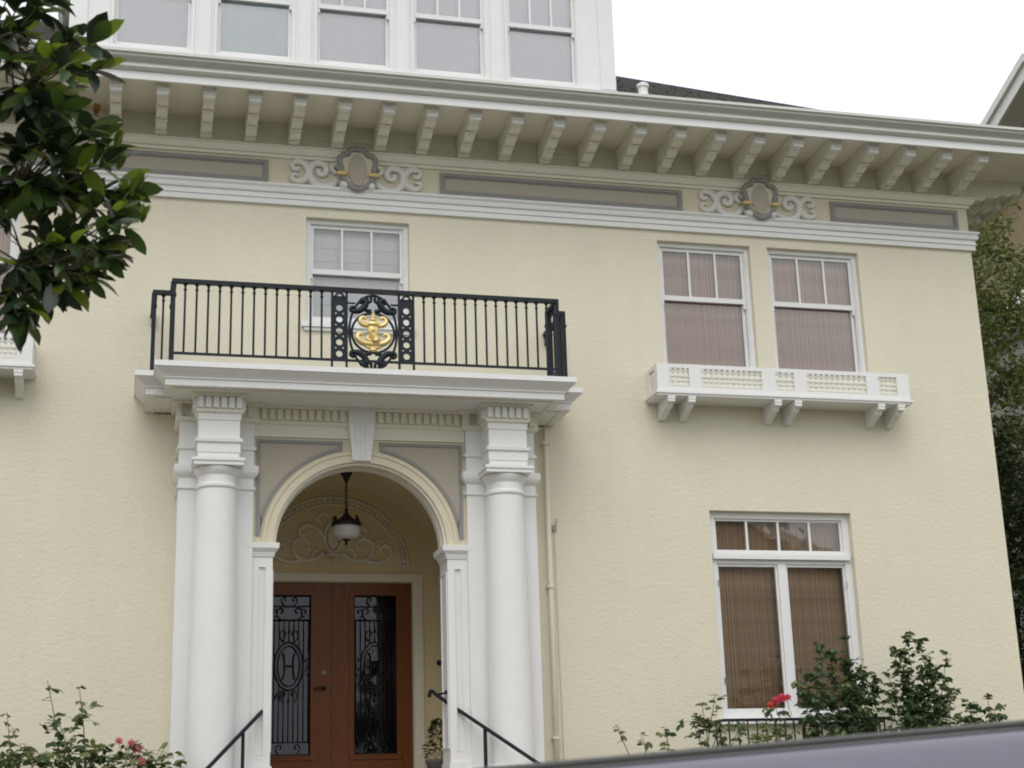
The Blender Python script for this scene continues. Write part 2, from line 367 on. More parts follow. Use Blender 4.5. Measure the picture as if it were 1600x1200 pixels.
# frieze panels
def frieze_panel(x0, x1, z0=7.425, z1=7.715):
    g = MB(); b = .048; y = -.028
    g.box(x0, x1, y, -.001, z1-b, z1); g.box(x0, x1, y, -.001, z0, z0+b)
    g.box(x0, x0+b, y, -.001, z0+b, z1-b); g.box(x1-b, x1, y, -.001, z0+b, z1-b)
    c = b; d = b+.016   # thin inner bead
    g.box(x0+c, x1-c, -.016, -.001, z1-d, z1-c); g.box(x0+c, x1-c, -.016, -.001, z0+c, z0+d)
    g.box(x0+c, x0+d, -.016, -.001, z0+d, z1-d); g.box(x1-d, x1-c, -.016, -.001, z0+d, z1-d)
    o = g.build('frieze_panel', 'grey_trim', house)
    g = MB(); g.box(x0+d, x1-d, -.007, -.001, z0+d, z1-d); g.build('panel_field', 'taupe', o)
for a, b in ((3.53, 6.675), (8.735, 10.585)):
    frieze_panel(a, b); frieze_panel(mir(b), mir(a))
g = MB(); g.box(HL+.01, HR-.01, -.004, -.0008, 7.398, 7.755); g.build('frieze_field', 'smooth_cream', house)
# scrolled cartouches in the frieze
def cartouche(cx):
    cz = 7.63; root = None
    outline = [(0, .265), (.075, .262), (.105, .235), (.115, .20), (.175, .185), (.215, .15), (.215, .07), (.195, .0), (.19, -.07), (.16, -.15), (.105, -.21), (.05, -.245), (0, -.255)]
    full = outline+[(-a, b) for a, b in outline[-2:0:-1]]
    g = MB(); g.tube([(cx+a, -.115, cz+b) for a, b in full], .034, 8, closed=True)
    root = g.build('cartouche', 'grey_trim', house, smooth=True)
    g = MB(); g.prism([(cx+a*.97, cz+b*.97) for a, b in full], 'y', -.105, -.004); g.build('shield', 'smooth_cream', root)
    oval = [(cx+.115*math.cos(t*math.pi/12), cz-.005+.205*math.sin(t*math.pi/12)) for t in range(24)]
    g = MB(); g.prism(oval, 'y', -.120, -.1055); g.build('oval_field', 'taupe', root)
    for s in (-1, 1):
        P = lambda pts: catmull([(cx+s*a, -.024, cz+b) for a, b in pts], 5)
        g = MB()
        g.tube(P([(.13, -.19), (.19, -.135), (.24, -.125), (.30, -.185), (.39, -.215), (.49, -.195), (.555, -.12), (.575, -.02), (.54, .055), (.46, .085), (.39, .06), (.365, 0), (.39, -.05), (.44, -.06), (.465, -.03), (.45, .005)]), [.03, .045, .05, .05, .048, .045, .04, .036, .03], 7, flat=.75, flat_axis=1)
        g.build('scroll', 'relief_white', root, smooth=True)
        g = MB()
        g.tube(P([(.575, -.08), (.60, .02), (.65, .075), (.72, .085), (.77, .05), (.765, .0), (.72, -.01), (.70, .02)]), [.04, .045, .042, .035, .03], 7, flat=.75, flat_axis=1)
        g.tube(P([(.585, -.06), (.62, -.13), (.68, -.165), (.745, -.16), (.78, -.12), (.755, -.085), (.72, -.095)]), [.045, .045, .04, .035, .03], 7, flat=.75, flat_axis=1)
        g.build('scroll', 'relief_white', root, smooth=True)
        g = MB(); g.tube(P([(.245, -.03), (.29, .01), (.30, .055), (.26, .085), (.22, .06), (.235, .02)]), [.03, .035, .035, .03], 7, flat=.8, flat_axis=1)
        g.build('volute', 'relief_white', root, smooth=True)
        g = MB(); g.ball((cx+s*.16, -.09, cz-.20), (.06, .06, .055)); g.build('volute', 'relief_white', root, smooth=True)
        for a, b in ((.745, .045), (.745, -.11), (.265, .045)):
            g = MB(); g.ball((cx+s*a, -.055, cz+b), .014, 8, 6); g.build('button', 'gold_paint', root, smooth=True)
        g = MB(); g.tube([(cx+s*(.125+.035*q), -.155, cz-.075) for q in range(5)], [.016, .025, .027, .025, .016], 10); g.build('gold_clasp', 'gold', root, smooth=True)
for cx in (2.50, 7.715, mir(7.715)): cartouche(cx)

# ---------------- windows
def frame_boxes(g, x0, x1, z0, z1, y0, y1, w, wb=None, wt=None):
    wb = w if wb is None else wb; wt = w if wt is None else wt
    g.box(x0, x0+w, y0, y1, z0, z1); g.box(x1-w, x1, y0, y1, z0, z1)
    g.box(x0+w, x1-w, y0+.0015, y1-.0015, z1-wt, z1); g.box(x0+w, x1-w, y0+.0015, y1-.0015, z0, z0+wb)
def pane(x0, x1, z0, z1, y, par, m='glass'):
    g = MB(); g.box(x0, x1, y, y+.004, z0, z1); return g.build('pane', m, par)
def shade(x0, x1, z0, z1, y, m, par, folds=0, name='blind', seams=(), sag=0):
    g = MB(); n = 36; mm_ = 40 if (folds or sag) else 2
    for j in range(mm_+1):
        for i in range(n+1):
            u, v = i/n, j/mm_
            yy = y+folds*math.sin(u*23+math.sin(v*3)*1.2)*(.4+.6*(1-v))
            if sag: yy += .007*math.sin(46*v+5*math.sin(4*u+sag))*math.exp(-v*5)
            if sag: yy += -.018*math.exp(-((v-(.05+.9*(2*u-1)**4*.5))/.06)**2)-.010*math.sin(9*(v-.65*(2*u-1)**2))*(1-v)
            g.v.append((x0+(x1-x0)*u, yy, z0+(z1-z0)*v))
    for j in range(mm_):
        for i in range(n):
            a = j*(n+1)+i; g.f.append((a, a+1, a+n+2, a+n+1)); g.m.append(0)
    o = g.build(name, m, par, smooth=True)
    for s in seams:
        g = MB(); g.box(x0, x1, y-.008, y-.003, s, s+.012); g.build('seam', m, par)
    return o
def double_hung(op, zmeet, label, bl, cols=3, sill=True, Y=.10, zbot=None, seams=(), trim=.05, folds=0, sag=0, name='window', blindname='blind'):
    x0, x1, z0, z1 = op; gm = 'glass_dormer' if name == 'dormer_window' else 'glass'
    g = MB(); frame_boxes(g, x0+.002, x1-.002, z0+.002, z1-.002, Y-.035, Y+.10, trim)
    g.box(x0+trim, x0+trim+.014, Y-.015, Y+.02, z0+trim, z1-trim); g.box(x1-trim-.014, x1-trim, Y-.015, Y+.02, z0+trim, z1-trim)
    wdw = g.build(name, 'white', house, label=label)
    a, b = x0+trim+.004, x1-trim-.004
    g = MB(); frame_boxes(g, a, b, zmeet-.035, z1-trim-.004, Y+.004, Y+.042, .045, .062, .045)
    for s_ in (a, b-.045): g.box(s_+.006, s_+.036, Y+.008, Y+.036, zmeet-.10, zmeet-.035)   # sash horns
    g.build('upper_sash', 'white', wdw)
    pw = (b-a-.09-(cols-1)*.028)/cols
    for k in range(cols):
        px = a+.045+k*(pw+.028)
        if k: 
            g = MB(); g.box(px-.028, px, Y+.006, Y+.038, zmeet+.027, z1-trim-.049); g.build('muntin', 'white', wdw)
        pane(px, px+pw, zmeet+.027, z1-trim-.049, Y+.022, wdw, gm)
    g = MB(); frame_boxes(g, a+.002, b-.002, z0+trim, zmeet+.02, Y+.046, Y+.084, .045, .075, .045); g.build('lower_sash', 'white', wdw)
    pane(a+.047, b-.047, z0+trim+.075, zmeet-.025, Y+.062, wdw, gm)
    shade(x0+.03, x1-.03, z0+.03, z1-.03, Y+.112, bl, wdw, seams=seams, folds=folds, sag=sag, name=blindname)
    g = MB(); g.box(x0-.1, x1+.1, Y+.3, Y+.31, z0-.1, z1+.1); g.build('room_darkness', 'dark_room', wdw)
    if sill:
        g = MB(); g.box(x0-.05, x1+.05, -.06, Y+.02, z0-.062, z0+.0015); g.box(x0-.02, x1+.02, -.035, -.0015, z0-.10, z0-.064); g.build('sill', 'white', wdw)
    return wdw
for o, l in zip(W_UP, ('white sash window with brown blind nearer the balcony', 'white sash window with brown blind nearer the house corner')):
    double_hung(o, 6.30, l, 'woven_mauve')
for o in W_UP: double_hung(mm(o), 6.30, 'white sash window with brown blind behind the leafy branch', 'woven_mauve')
double_hung(W_BAL, 6.385, 'white sash window with pale shade behind the balcony', 'shade_white', seams=(6.55, 6.72, 6.88, 6.2, 6.0), blindname='shade')
def transom_window(op, label):
    x0, x1, z0, z1 = op; Y = .085; g = MB()
    frame_boxes(g, x0+.002, x1-.002, z0+.002, z1-.002, Y, Y+.13, .085, .06, .075)
    g.box(x0+.087, x1-.087, Y+.01, Y+.10, 2.935, 3.075); g.box(x0+.03, x1-.03, Y-.045, Y-.0015, 2.985, 3.045)
    g.box(x0+.05, x1-.05, Y-.02, Y-.0015, 3.047, 3.075)
    cx = (x0+x1)/2
    g.box(cx-.05, cx+.05, Y+.006, Y+.11, z0+.06, 2.933)
    wdw = g.build('window', 'white', house, label=label)
    xs = [x0+.115, x0+.115+(x1-x0-.23)/4]; pw = (x1-x0-.23-.084)/4
    g = MB(); frame_boxes(g, x0+.087, x1-.087, 3.077, z1-.077, Y+.03, Y+.07, .028); g.build('transom_sash', 'white', wdw)
    for k in range(4):
        px = x0+.115+k*(pw+.028)
        if k: g = MB(); g.box(px-.028, px, Y+.032, Y+.068, 3.105, z1-.105); g.build('muntin', 'white', wdw)
        pane(px, px+pw, 3.105, z1-.105, Y+.05, wdw)
    for a, b in ((x0+.087, cx-.052), (cx+.052, x1-.087)):
        g = MB(); frame_boxes(g, a, b, z0+.062, 2.933, Y+.028, Y+.075, .026, .06, .03); g.build('casement_sash', 'white', wdw)
        pane(a+.026, b-.026, z0+.122, 2.903, Y+.05, wdw)
    for s_ in (-1, 1):
        for zz in (1.5, 2.65):
            g = MB(); xx = cx+s_*((x1-x0)/2-.09); g.box(xx-.008, xx+.008, Y-.008, Y-.0015, zz, zz+.08); g.build('hinge', 'chrome', wdw)
    shade(x0+.05, x1-.05, z0+.03, z1-.03, Y+.17, 'woven_brown', wdw)
    g = MB(); g.box(x0-.1, x1+.1, Y+.33, Y+.34, z0-.1, z1+.1); g.build('room_darkness', 'dark_room', wdw)
    g = MB(); g.box(x0-.06, x1+.06, -.075, Y+.02, z0-.065, z0+.0015); g.build('sill', 'white', wdw)
transom_window(W_LOW, 'ground floor window with four pane transom and brown blind beside rose bushes')
transom_window(mm(W_LOW), 'ground floor window with transom and brown blind beyond the porch')

# ---------------- flower boxes with lattice
def flower_box(x0, x1, label):
    y0, y1, z0, z1 = -.40, -.002, 4.925, 5.27; t = .022
    W = x1-x0; g = MB()
    segs = [(.155, .41), (.565, 1.35), (1.53, 1.775), (1.94, 2.745), (2.91, 3.16)]; k = W/3.325
    cuts = [(x0+a*k, x0+b*k) for a, b in segs]
    za, zb = z0+.065, z1-.05
    wall_open(g, x0, x1, z0, z1, y0, [(a, b, za, zb) for a, b in cuts], t)
    wall_open(g, x0+t, x1-t, z0, z1, y0+t, [(a, b, za, zb) for a, b in cuts], 0.0001)
    for X in (x0, x1):
        s_ = 1 if X == x0 else -1
        for (ya, yb, zc, zd) in ((y0, -.30, z0, z1), (-.10, y1, z0, z1), (-.30, -.10, z0, za), (-.30, -.10, zb, z1)):
            g.box(min(X, X+s_*t), max(X, X+s_*t), ya+.0005, yb, zc, zd)
    g.box(x0+t, x1-t, y0+.001, y0+t-.001, z1-.004, z1-.0005)
    fb = g.build('flower_box', 'white', house, label=label)
    g = MB(); g.box(x0-.03, x1+.03, y0-.03, y1, z0-.028, z0-.0005); g.box(x0-.012, x1+.012, y0-.014, y1, z0-.0525, z0-.0285); g.build('base_board', 'white', fb)
    g = MB(); g.box(x0+.05, x1-.05, y1-.02, y1, z0, z1-.03); g.build('back_board', 'white', fb)
    for a, b in cuts:
        g = MB(); s = .071; n = max(2, round((b-a)/s)); w = .015
        for i in range(n+1):
            xx = a+(b-a)*i/n; g.box(max(xx-w, a-.01), min(xx+w, b+.01), y0+t+.012, y0+t+.022, za-.01, zb+.01)
        for j in range(4):
            zz = za+(zb-za)*(j+.5)/4; g.box(a-.01, b+.01, y0+t+.001, y0+t+.011, zz-w, zz+w)
        g.build('lattice', 'ivory', fb)
    for X in (x0+t+.002, x1-t-.014):
        g = MB()
        for j in range(4): yy = -.29+.06*j; g.box(X, X+.006, yy-.014, yy+.014, za-.01, zb+.01)
        for j in range(4): zz = za+(zb-za)*j/3; g.box(X+.007, X+.012, -.31, -.09, zz-.014, zz+.014)
        g.build('lattice', 'ivory', fb)
    for a in (.165, .425, 1.54, 1.805, 2.92, 3.19):
        xx = x0+a*k; g = MB()
        prof = [(-.005, 4.870), (-.40, 4.870), (-.40, 4.80), (-.33, 4.785), (-.315, 4.755), (-.24, 4.74), (-.14, 4.70), (-.06, 4.655), (-.005, 4.65)]
        g.prism(prof, 'x', xx-.04, xx+.04)
        g.box(xx-.048, xx+.048, -.412, -.33, 4.835, 4.8705); g.box(xx-.044, xx+.044, -.406, -.36, 4.80, 4.8345)
        g.build('bracket', 'white', fb)
flower_box(6.065, 9.39, 'white lattice flower box under the paired upper windows')
flower_box(mir(9.39), mir(6.065), 'white lattice flower box beneath the leafy branch')

# ---------------- portico
PF = .45      # porch floor
# cornice slab, stepped in plan
SPLAN = [(.108, -.003), (.108, -.765), (.302, -.765), (.302, -1.17), (4.668, -1.17), (4.668, -.765), (4.862, -.765), (4.862, -.003)]
def hold_back(o):
    for v in o.data.vertices:
        if v.co.y > -.25: v.co.y = -.003
g = MB(); g.loft(SPLAN, [(0, 4.544), (0, 4.614), (.016, 4.618), (.018, 4.636), (.030, 4.646), (.050, 4.672), (.085, 4.695), (.104, 4.716), (.118, 4.72), (.118, 4.778), (.100, 4.784)], cap0=True, cap1=True)
o = smooth_by_angle(g.build('balcony_slab', 'white', house), 30); hold_back(o)
# drip groove strip under the slab
g = MB(); g.loft([(.20, -.003), (.20, -.675), (.394, -.675), (.394, -1.08), (4.576, -1.08), (4.576, -.675), (4.77, -.675), (4.77, -.003)], [(0, 4.5437), (0, 4.532), (-.02, 4.532), (-.02, 4.5437)]); o = g.build('drip_mould', 'ivory', house); hold_back(o)
CL, CR = .893, 4.077
# bed mould + dentil band body over arch wall, piers and column blocks
BED = [(.46, -.003), (.46, -.53), (CL-.235, -.53), (CL-.235, -.88), (CL+.235, -.88), (CL+.235, -.53), (1.325, -.53), (1.325, -.46), (3.645, -.46), (3.645, -.53), (CR-.235, -.53), (CR-.235, -.88), (CR+.235, -.88), (CR+.235, -.53), (4.51, -.53), (4.51, -.003)]
g = MB(); g.loft(BED, [(0, 4.330), (.018, 4.345), (.020, 4.372), (.012, 4.376), (.012, 4.506), (.045, 4.510), (.060, 4.530), (.060, 4.5435)], cap0=True)
o = smooth_by_angle(g.build('bed_mould', 'ivory', house), 30); hold_back(o)
DM = MB().box(-.028, .028, -.034, 0, 4.382, 4.504).mesh('dentil', 'ivory')
DM2 = MB().box(-.028, .028, -.034, 0, 4.382, 4.504).mesh('dentil', 'white')
for c in (CL, CR):
    for k in range(6): place(DM2, 'dentil', house, loc=(c-.205+.082*k, -.8918, 0))
    for sgn in (-1, 1):
        for k in range(3): place(DM2, 'dentil', house, loc=(c+sgn*.2468, -.81+.1*k, 0), rot=(0, 0, sgn*math.pi/2))
    for k in (0, 1): 
        place(DM, 'dentil', house, loc=((.53 if c == CL else 3.73)+k*.0, -.5418, 0)); place(DM, 'dentil', house, loc=((1.245 if c == CL else 4.44), -.5418, 0)) if k else None
n_d = 26
for k in range(n_d):
    xx = 1.40+k*(2.17/(n_d-1))
    if abs(xx-XC) > .17: place(DM, 'dentil', house, loc=(xx, -.4718, 0))
# piers
def pier(c):
    x0, x1 = c-.402, c+.402
    g = MB(); g.loft([(x0, -.003), (x0, -.5), (x1, -.5), (x1, -.003)], [(.04, PF-.05), (.04, PF+.11), (.03, PF+.13), (0, PF+.15), (0, 3.572), (.018, 3.576), (.020, 3.600), (.0, 3.606), (.0, 3.70), (.022, 3.72), (.045, 3.755), (.05, 3.77), (.05, 3.838), (.0, 3.842), (0, 4.012), (.022, 4.018), (.022, 4.052), (0, 4.056), (0, 4.331)])
    o = smooth_by_angle(g.build('pier', 'white', house), 25); hold_back(o)
pier(CL); pier(CR)
def column(c):
    cy = -.65; g = MB(); N = 40
    prof = [(.262, PF+.12), (.262, PF+.15), (.247, PF+.165)]
    H0, H1 = PF+.165, 3.535
    for k in range(13):
        t = k/12; prof.append((.247-.040*(t**1.6), H0+(H1-H0)*t))
    g.lathe(prof, (c, cy), N); col = smooth_by_angle(g.build('column', 'white', house), 35)
    g = MB(); g.lathe([(.207, 3.53), (.222, 3.537), (.228, 3.556), (.222, 3.575), (.207, 3.584), (.207, 3.665), (.225, 3.69), (.247, 3.725), (.252, 3.752), (.24, 3.7615)], (c, cy), N)
    cap = smooth_by_angle(g.build('capital', 'white', col), 35)
    g = MB(); g.loft([(c-.262, cy+.25), (c-.262, cy-.262), (c+.262, cy-.262), (c+.262, cy+.25)], [(0, 3.760), (0, 3.800), (.014, 3.804), (.014, 3.838), (0, 3.8385)], cap0=True, cap1=True); g.build('abacus', 'white', col)
    g = MB(); g.lathe([(.30, PF), (.31, PF+.03), (.315, PF+.06), (.30, PF+.09), (.27, PF+.105), (.262, PF+.12)], (c, cy), N); g.build('base', 'white', col, smooth=True)
    h = .218; y1 = -.45
    g = MB(); g.loft([(c-h, y1), (c-h, cy-h), (c+h, cy-h), (c+h, y1)], [(0, 3.839), (0, 3.90), (.008, 3.902), (.008, 4.008), (.03, 4.014), (.034, 4.05), (.012, 4.056), (0, 4.060), (0, 4.255), (.010, 4.258), (.010, 4.325), (.0, 4.332)])
    g.build('entablature_block', 'white', col)
column(CL); column(CR)
# arch wall (front plane Y=-.43) with archivolt
AY, AR, AZ = -.43, .965, 2.995
g = MB(); N = 40; x0, x1, zt = 1.295, 3.675, 4.332
arc = [(XC+AR*math.cos(math.pi-math.pi*k/N), AZ+AR*math.sin(math.pi*k/N)*.975) for k in range(N+1)]
top = [(x0+(x1-x0)*k/N, zt) for k in range(N+1)]
for k in range(N):
    a, b = arc[k], arc[k+1]; c, d = top[k], top[k+1]
    g.quad((a[0], AY, a[1]), (b[0], AY, b[1]), (d[0], AY, d[1]), (c[0], AY, c[1]))
    g.quad((b[0], AY, b[1]), (a[0], AY, a[1]), (a[0], -.02, a[1]), (b[0], -.02, b[1]))
g.quad((x0, AY, AZ), (arc[0][0], AY, AZ), (x0, AY, zt)); g.quad((arc[-1][0], AY, AZ), (x1, AY, AZ), (x1, AY, zt))
g.build('arch_wall', 'smooth_cream', house)
g = MB(); g.box(x0+.004, x1-.004, -.455, AY-.001, 4.195, 4.329); g.build('lintel_band', 'ivory', house)
# archivolt rings
def arc_ring(g, r0, r1, y0, y1, a0=0, a1=math.pi, n=44, zs=.975):
    P = []
    for k in range(n+1):
        t = a0+(a1-a0)*k/n; P.append((math.cos(t), math.sin(t)*zs))
    for k in range(n):
        for ra, rb, ya, yb in ((r0, r1, y0, y0), (r1, r1, y0, y1), (r0, r0, y1, y0)):
            p, q = P[k], P[k+1]
            g.quad((XC+ra*p[0], ya, AZ+ra*p[1]), (XC+ra*q[0], ya, AZ+ra*q[1]), (XC+rb*q[0], yb, AZ+rb*q[1]), (XC+rb*p[0], yb, AZ+rb*p[1]))
g = MB(); arc_ring(g, AR-.001, AR+.115, -.452, AY+.002); arc_ring(g, AR+.085, AR+.118, -.466, -.450); smooth_by_angle(g.build('archivolt', 'smooth_cream', house), 30)
g = MB(); arc_ring(g, AR-.03, AR+.002, -.41, -.36); arc_ring(g, AR-.045, AR, -.30, -.16); smooth_by_angle(g.build('intrados_moulding', 'ivory', house), 30)
# spandrel panels
def spandrel(sg):
    b = .035; xi, xo, zt_ = .215, 1.155, 4.165
    ra = AR+.150
    a0 = math.acos(min(1, xo/ra)) if xo < ra else 0.0
    def outline(inset):
        r_ = ra+inset; xo_ = xo-inset; xi_ = xi+inset; z_ = zt_-inset; pts = []
        t1 = math.acos(xi_/r_); t0 = .075 if r_ < xo_ else max(.075, math.acos(xo_/r_))
        t0 = max(t0, .085+inset)
        for k in range(19): t = t0+(t1-t0)*k/18; pts.append((r_*math.cos(t), AZ-z_*0+r_*math.sin(t)*.975))
        pts = [(min(p[0], xo_-.03 if i == 0 else xo_), p[1]) for i, p in enumerate(pts)]
        pts += [(xi_-.012, z_), (xo_, z_), (xo_, pts[0][1])]
        return pts
    A, B = outline(0), outline(b); n = len(A); g = MB()
    X = lambda p, y: (XC+sg*p[0], y, p[1])
    for k in range(n):
        j = (k+1) % n
        g.quad(X(A[k], -.448), X(A[j], -.448), X(B[j], -.448), X(B[k], -.448))
        g.quad(X(A[k], AY), X(A[j], AY), X(A[j], -.448), X(A[k], -.448)); g.quad(X(B[k], -.448), X(B[j], -.448), X(B[j], AY), X(B[k], AY))
    o = g.build('spandrel_panel', 'grey_trim', house)
    g = MB(); g.quad(*[X(p, -.4335) for p in B]); g.build('panel_field', 'taupe', o)
spandrel(-1); spandrel(1)
# keystone
g = MB(); pr_ = [(-.100, 3.945), (.100, 3.945), (.148, 4.375), (-.148, 4.375)]
def taper(g, pf, pb): 
    g.add(pf+pb, [(0, 1, 2, 3), (4, 7, 6, 5), (0, 4, 5, 1), (1, 5, 6, 2), (2, 6, 7, 3), (3, 7, 4, 0)])
g.add([(XC+a, -.490 if z < 4 else -.520, z) for a, z in pr_]+[(XC+a, -.40, z) for a, z in pr_], [(0, 1, 2, 3), (4, 7, 6, 5), (0, 4, 5, 1), (1, 5, 6, 2), (2, 6, 7, 3), (3, 7, 4, 0)])
g.box(XC-.150, XC+.150, -.526, -.40, 4.376, 4.505); g.box(XC-.160, XC+.160, -.538, -.40, 4.5055, 4.54)
key = g.build('keystone', 'white', house)
for a in (-.06, 0, .06):
    g = MB(); g.add([(XC+a*.72-.014, -.498, 3.965), (XC+a*.72+.014, -.498, 3.965), (XC+a+.016, -.529, 4.36), (XC+a-.016, -.529, 4.36), (XC+a*.72-.014, -.47, 3.965), (XC+a*.72+.014, -.47, 3.965), (XC+a+.016, -.47, 4.36), (XC+a-.016, -.47, 4.36)], [(0, 1, 2, 3), (4, 7, 6, 5), (0, 4, 5, 1), (1, 5, 6, 2), (2, 6, 7, 3), (3, 7, 4, 0)]); g.build('flute', 'white', key)
# door jambs with imposts and sunken panels
for sg in (-1, 1):
    xa, xb = sorted((XC+sg*AR, XC+sg*1.19))
    g = MB(); cx = (xa+xb)/2; w = .032; zp0, zp1 = .78, 2.74
    wall_open(g, xa, xb, PF+.2, 2.86, -.440, [(cx-w, cx+w, zp0, zp1)], .02)
    xin = XC+sg*AR
    g.quad((cx-w, -.4205, zp0), (cx+w, -.4205, zp0), (cx+w, -.4205, zp1), (cx-w, -.4205, zp1))
    g.quad((xin, -.44, PF), (xin, -.02, PF), (xin, -.02, 3.0), (xin, -.44, 3.0))
    jb = g.build('jamb', 'white', house)
    g = MB(); g.box(xa-.015, xb+.015, -.46, -.02, PF, PF+.2); g.build('jamb_base', 'white', jb)
    # panel bead
    g = MB(); frame_boxes(g, cx-w-.012, cx+w+.012, zp0-.012, zp1+.012, -.446, -.4395, .010); g.build('panel_bead', 'white', jb)
    # panels on the inner face of the jamb
    g = MB()
    for (ya, yb) in ((-.40, -.375), (-.10, -.075)): g.box(min(xin, xin-sg*.012), max(xin, xin-sg*.012), ya, yb, .8, 2.72)
    for zz in (.8, 2.70): g.box(min(xin, xin-sg*.0115), max(xin, xin-sg*.0115), -.375, -.10, zz, zz+.02)
    g.build('panel_bead', 'white', jb)
    ip = [(xa, -.03), (xa, -.44), (xb, -.44), (xb, -.03)]
    g = MB(); g.loft(ip, [(.005, 2.852), (.014, 2.86), (.016, 2.88), (.022, 2.884), (.024, 2.905), (.045, 2.925), (.062, 2.945), (.064, 3.002), (.05, 3.006)], cap0=True, cap1=True); smooth_by_angle(g.build('impost', 'white', jb), 30)
# vestibule: walls, vault, back wall
VW, VY0, VY1, VZ = 1.36, -.02, 1.92, 2.98
g = MB(); N = 30
vp = [(XC+VW*math.cos(math.pi*k/N), VZ+1.16*math.sin(math.pi*k/N)) for k in range(N+1)]
for k in range(N): g.quad((vp[k][0], VY0, vp[k][1]), (vp[k][0], VY1, vp[k][1]), (vp[k+1][0], VY1, vp[k+1][1]), (vp[k+1][0], VY0, vp[k+1][1]))
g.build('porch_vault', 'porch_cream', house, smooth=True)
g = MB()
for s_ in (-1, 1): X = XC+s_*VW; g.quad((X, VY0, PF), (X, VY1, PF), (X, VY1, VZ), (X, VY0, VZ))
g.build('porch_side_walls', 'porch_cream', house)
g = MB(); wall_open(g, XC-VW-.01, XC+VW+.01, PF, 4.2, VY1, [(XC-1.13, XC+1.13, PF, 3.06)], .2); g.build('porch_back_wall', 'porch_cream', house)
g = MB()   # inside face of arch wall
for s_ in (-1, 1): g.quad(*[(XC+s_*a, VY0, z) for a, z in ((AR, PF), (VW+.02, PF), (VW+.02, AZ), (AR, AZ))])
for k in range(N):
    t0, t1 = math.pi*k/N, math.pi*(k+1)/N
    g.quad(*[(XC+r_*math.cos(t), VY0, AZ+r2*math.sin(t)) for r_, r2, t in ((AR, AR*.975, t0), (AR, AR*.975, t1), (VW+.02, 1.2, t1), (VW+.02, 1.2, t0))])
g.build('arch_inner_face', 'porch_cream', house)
for s_ in (-1, 1):
    g = MB(); a, b = sorted((XC+s_*VW, XC+s_*(VW-.045))); g.box(a, b, .0, VY1-.01, 2.93, 3.03); g.build('vault_cornice', 'ivory', house)
g = MB(); g.box(XC-VW, XC+VW, -.9, VY1+.3, PF-.12, PF-.001); g.build('porch_floor', 'stone', house)
# lunette ornament on the back wall
LZ = 3.13; LY = VY1-.004
g = MB(); arcp = []
for k in range(33):
    t = math.pi*k/32; arcp.append((XC+.955*math.cos(t), LY, LZ+.90*math.sin(t)))
g.tube(arcp, .022, 6); g.tube([(XC+(p[0]-XC)*.90, LY, LZ+(p[2]-LZ)*.90) for p in arcp], .014, 6)
lun = g.build('lunette_relief', 'relief_plaster', house, smooth=True)
g = MB()
for k in range(40):
    t = math.pi*(k+.5)/40; g.ball((XC+.907*math.cos(t), LY-.005, LZ+.856*math.sin(t)), (.03, .022, .03), 7, 5)
g.build('leaf_garland', 'relief_plaster', lun, smooth=True)
wre = [(XC+.11*math.cos(t*math.pi/8), LY-.012, 3.52+.19*math.sin(t*math.pi/8)) for t in range(16)]
g = MB(); g.tube(wre, .026, 7, closed=True); g.build('wreath', 'relief_plaster', lun, smooth=True)
g = MB(); g.ball((XC, LY, 3.52), (.085, .03, .16)); g.build('wreath_shield', 'relief_plaster', lun, smooth=True)
g = MB(); g.tube([(XC-.09, LY-.02, 3.30), (XC+.09, LY-.02, 3.30)], .022, 7); g.tube([(XC, LY-.02, 3.30), (XC, LY-.02, 3.19)], [.022, .012], 7); g.build('pendant', 'relief_plaster', lun, smooth=True)
for s_ in (-1, 1):
    g = MB()
    S = lambda pts, r_: g.tube(catmull([(XC+s_*a, LY-.008, 3.4+b) for a, b in pts], 5), r_, 6, flat=.7, flat_axis=1)
    S([(.12, -.08), (.22, -.16), (.36, -.17), (.48, -.10), (.50, .02), (.42, .10), (.32, .07), (.30, -.01), (.37, -.04)], [.035, .032, .028, .022])
    S([(.40, -.17), (.55, -.20), (.70, -.14), (.74, -.04), (.67, .03), (.60, -.01), (.63, -.07)], [.032, .028, .02])
    S([(.12, .12), (.20, .22), (.32, .27), (.42, .22), (.40, .14), (.33, .16)], [.034, .03, .02])
    S([(.14, .28), (.20, .36), (.12, .42), (.05, .38)], [.03, .026, .02])
    S([(.48, .02), (.58, .10), (.66, .10)], [.026, .014]); S([(.28, -.16), (.24, -.06), (.18, -.02)], [.026, .016])
    g.build('scroll', 'relief_plaster', lun, smooth=True)
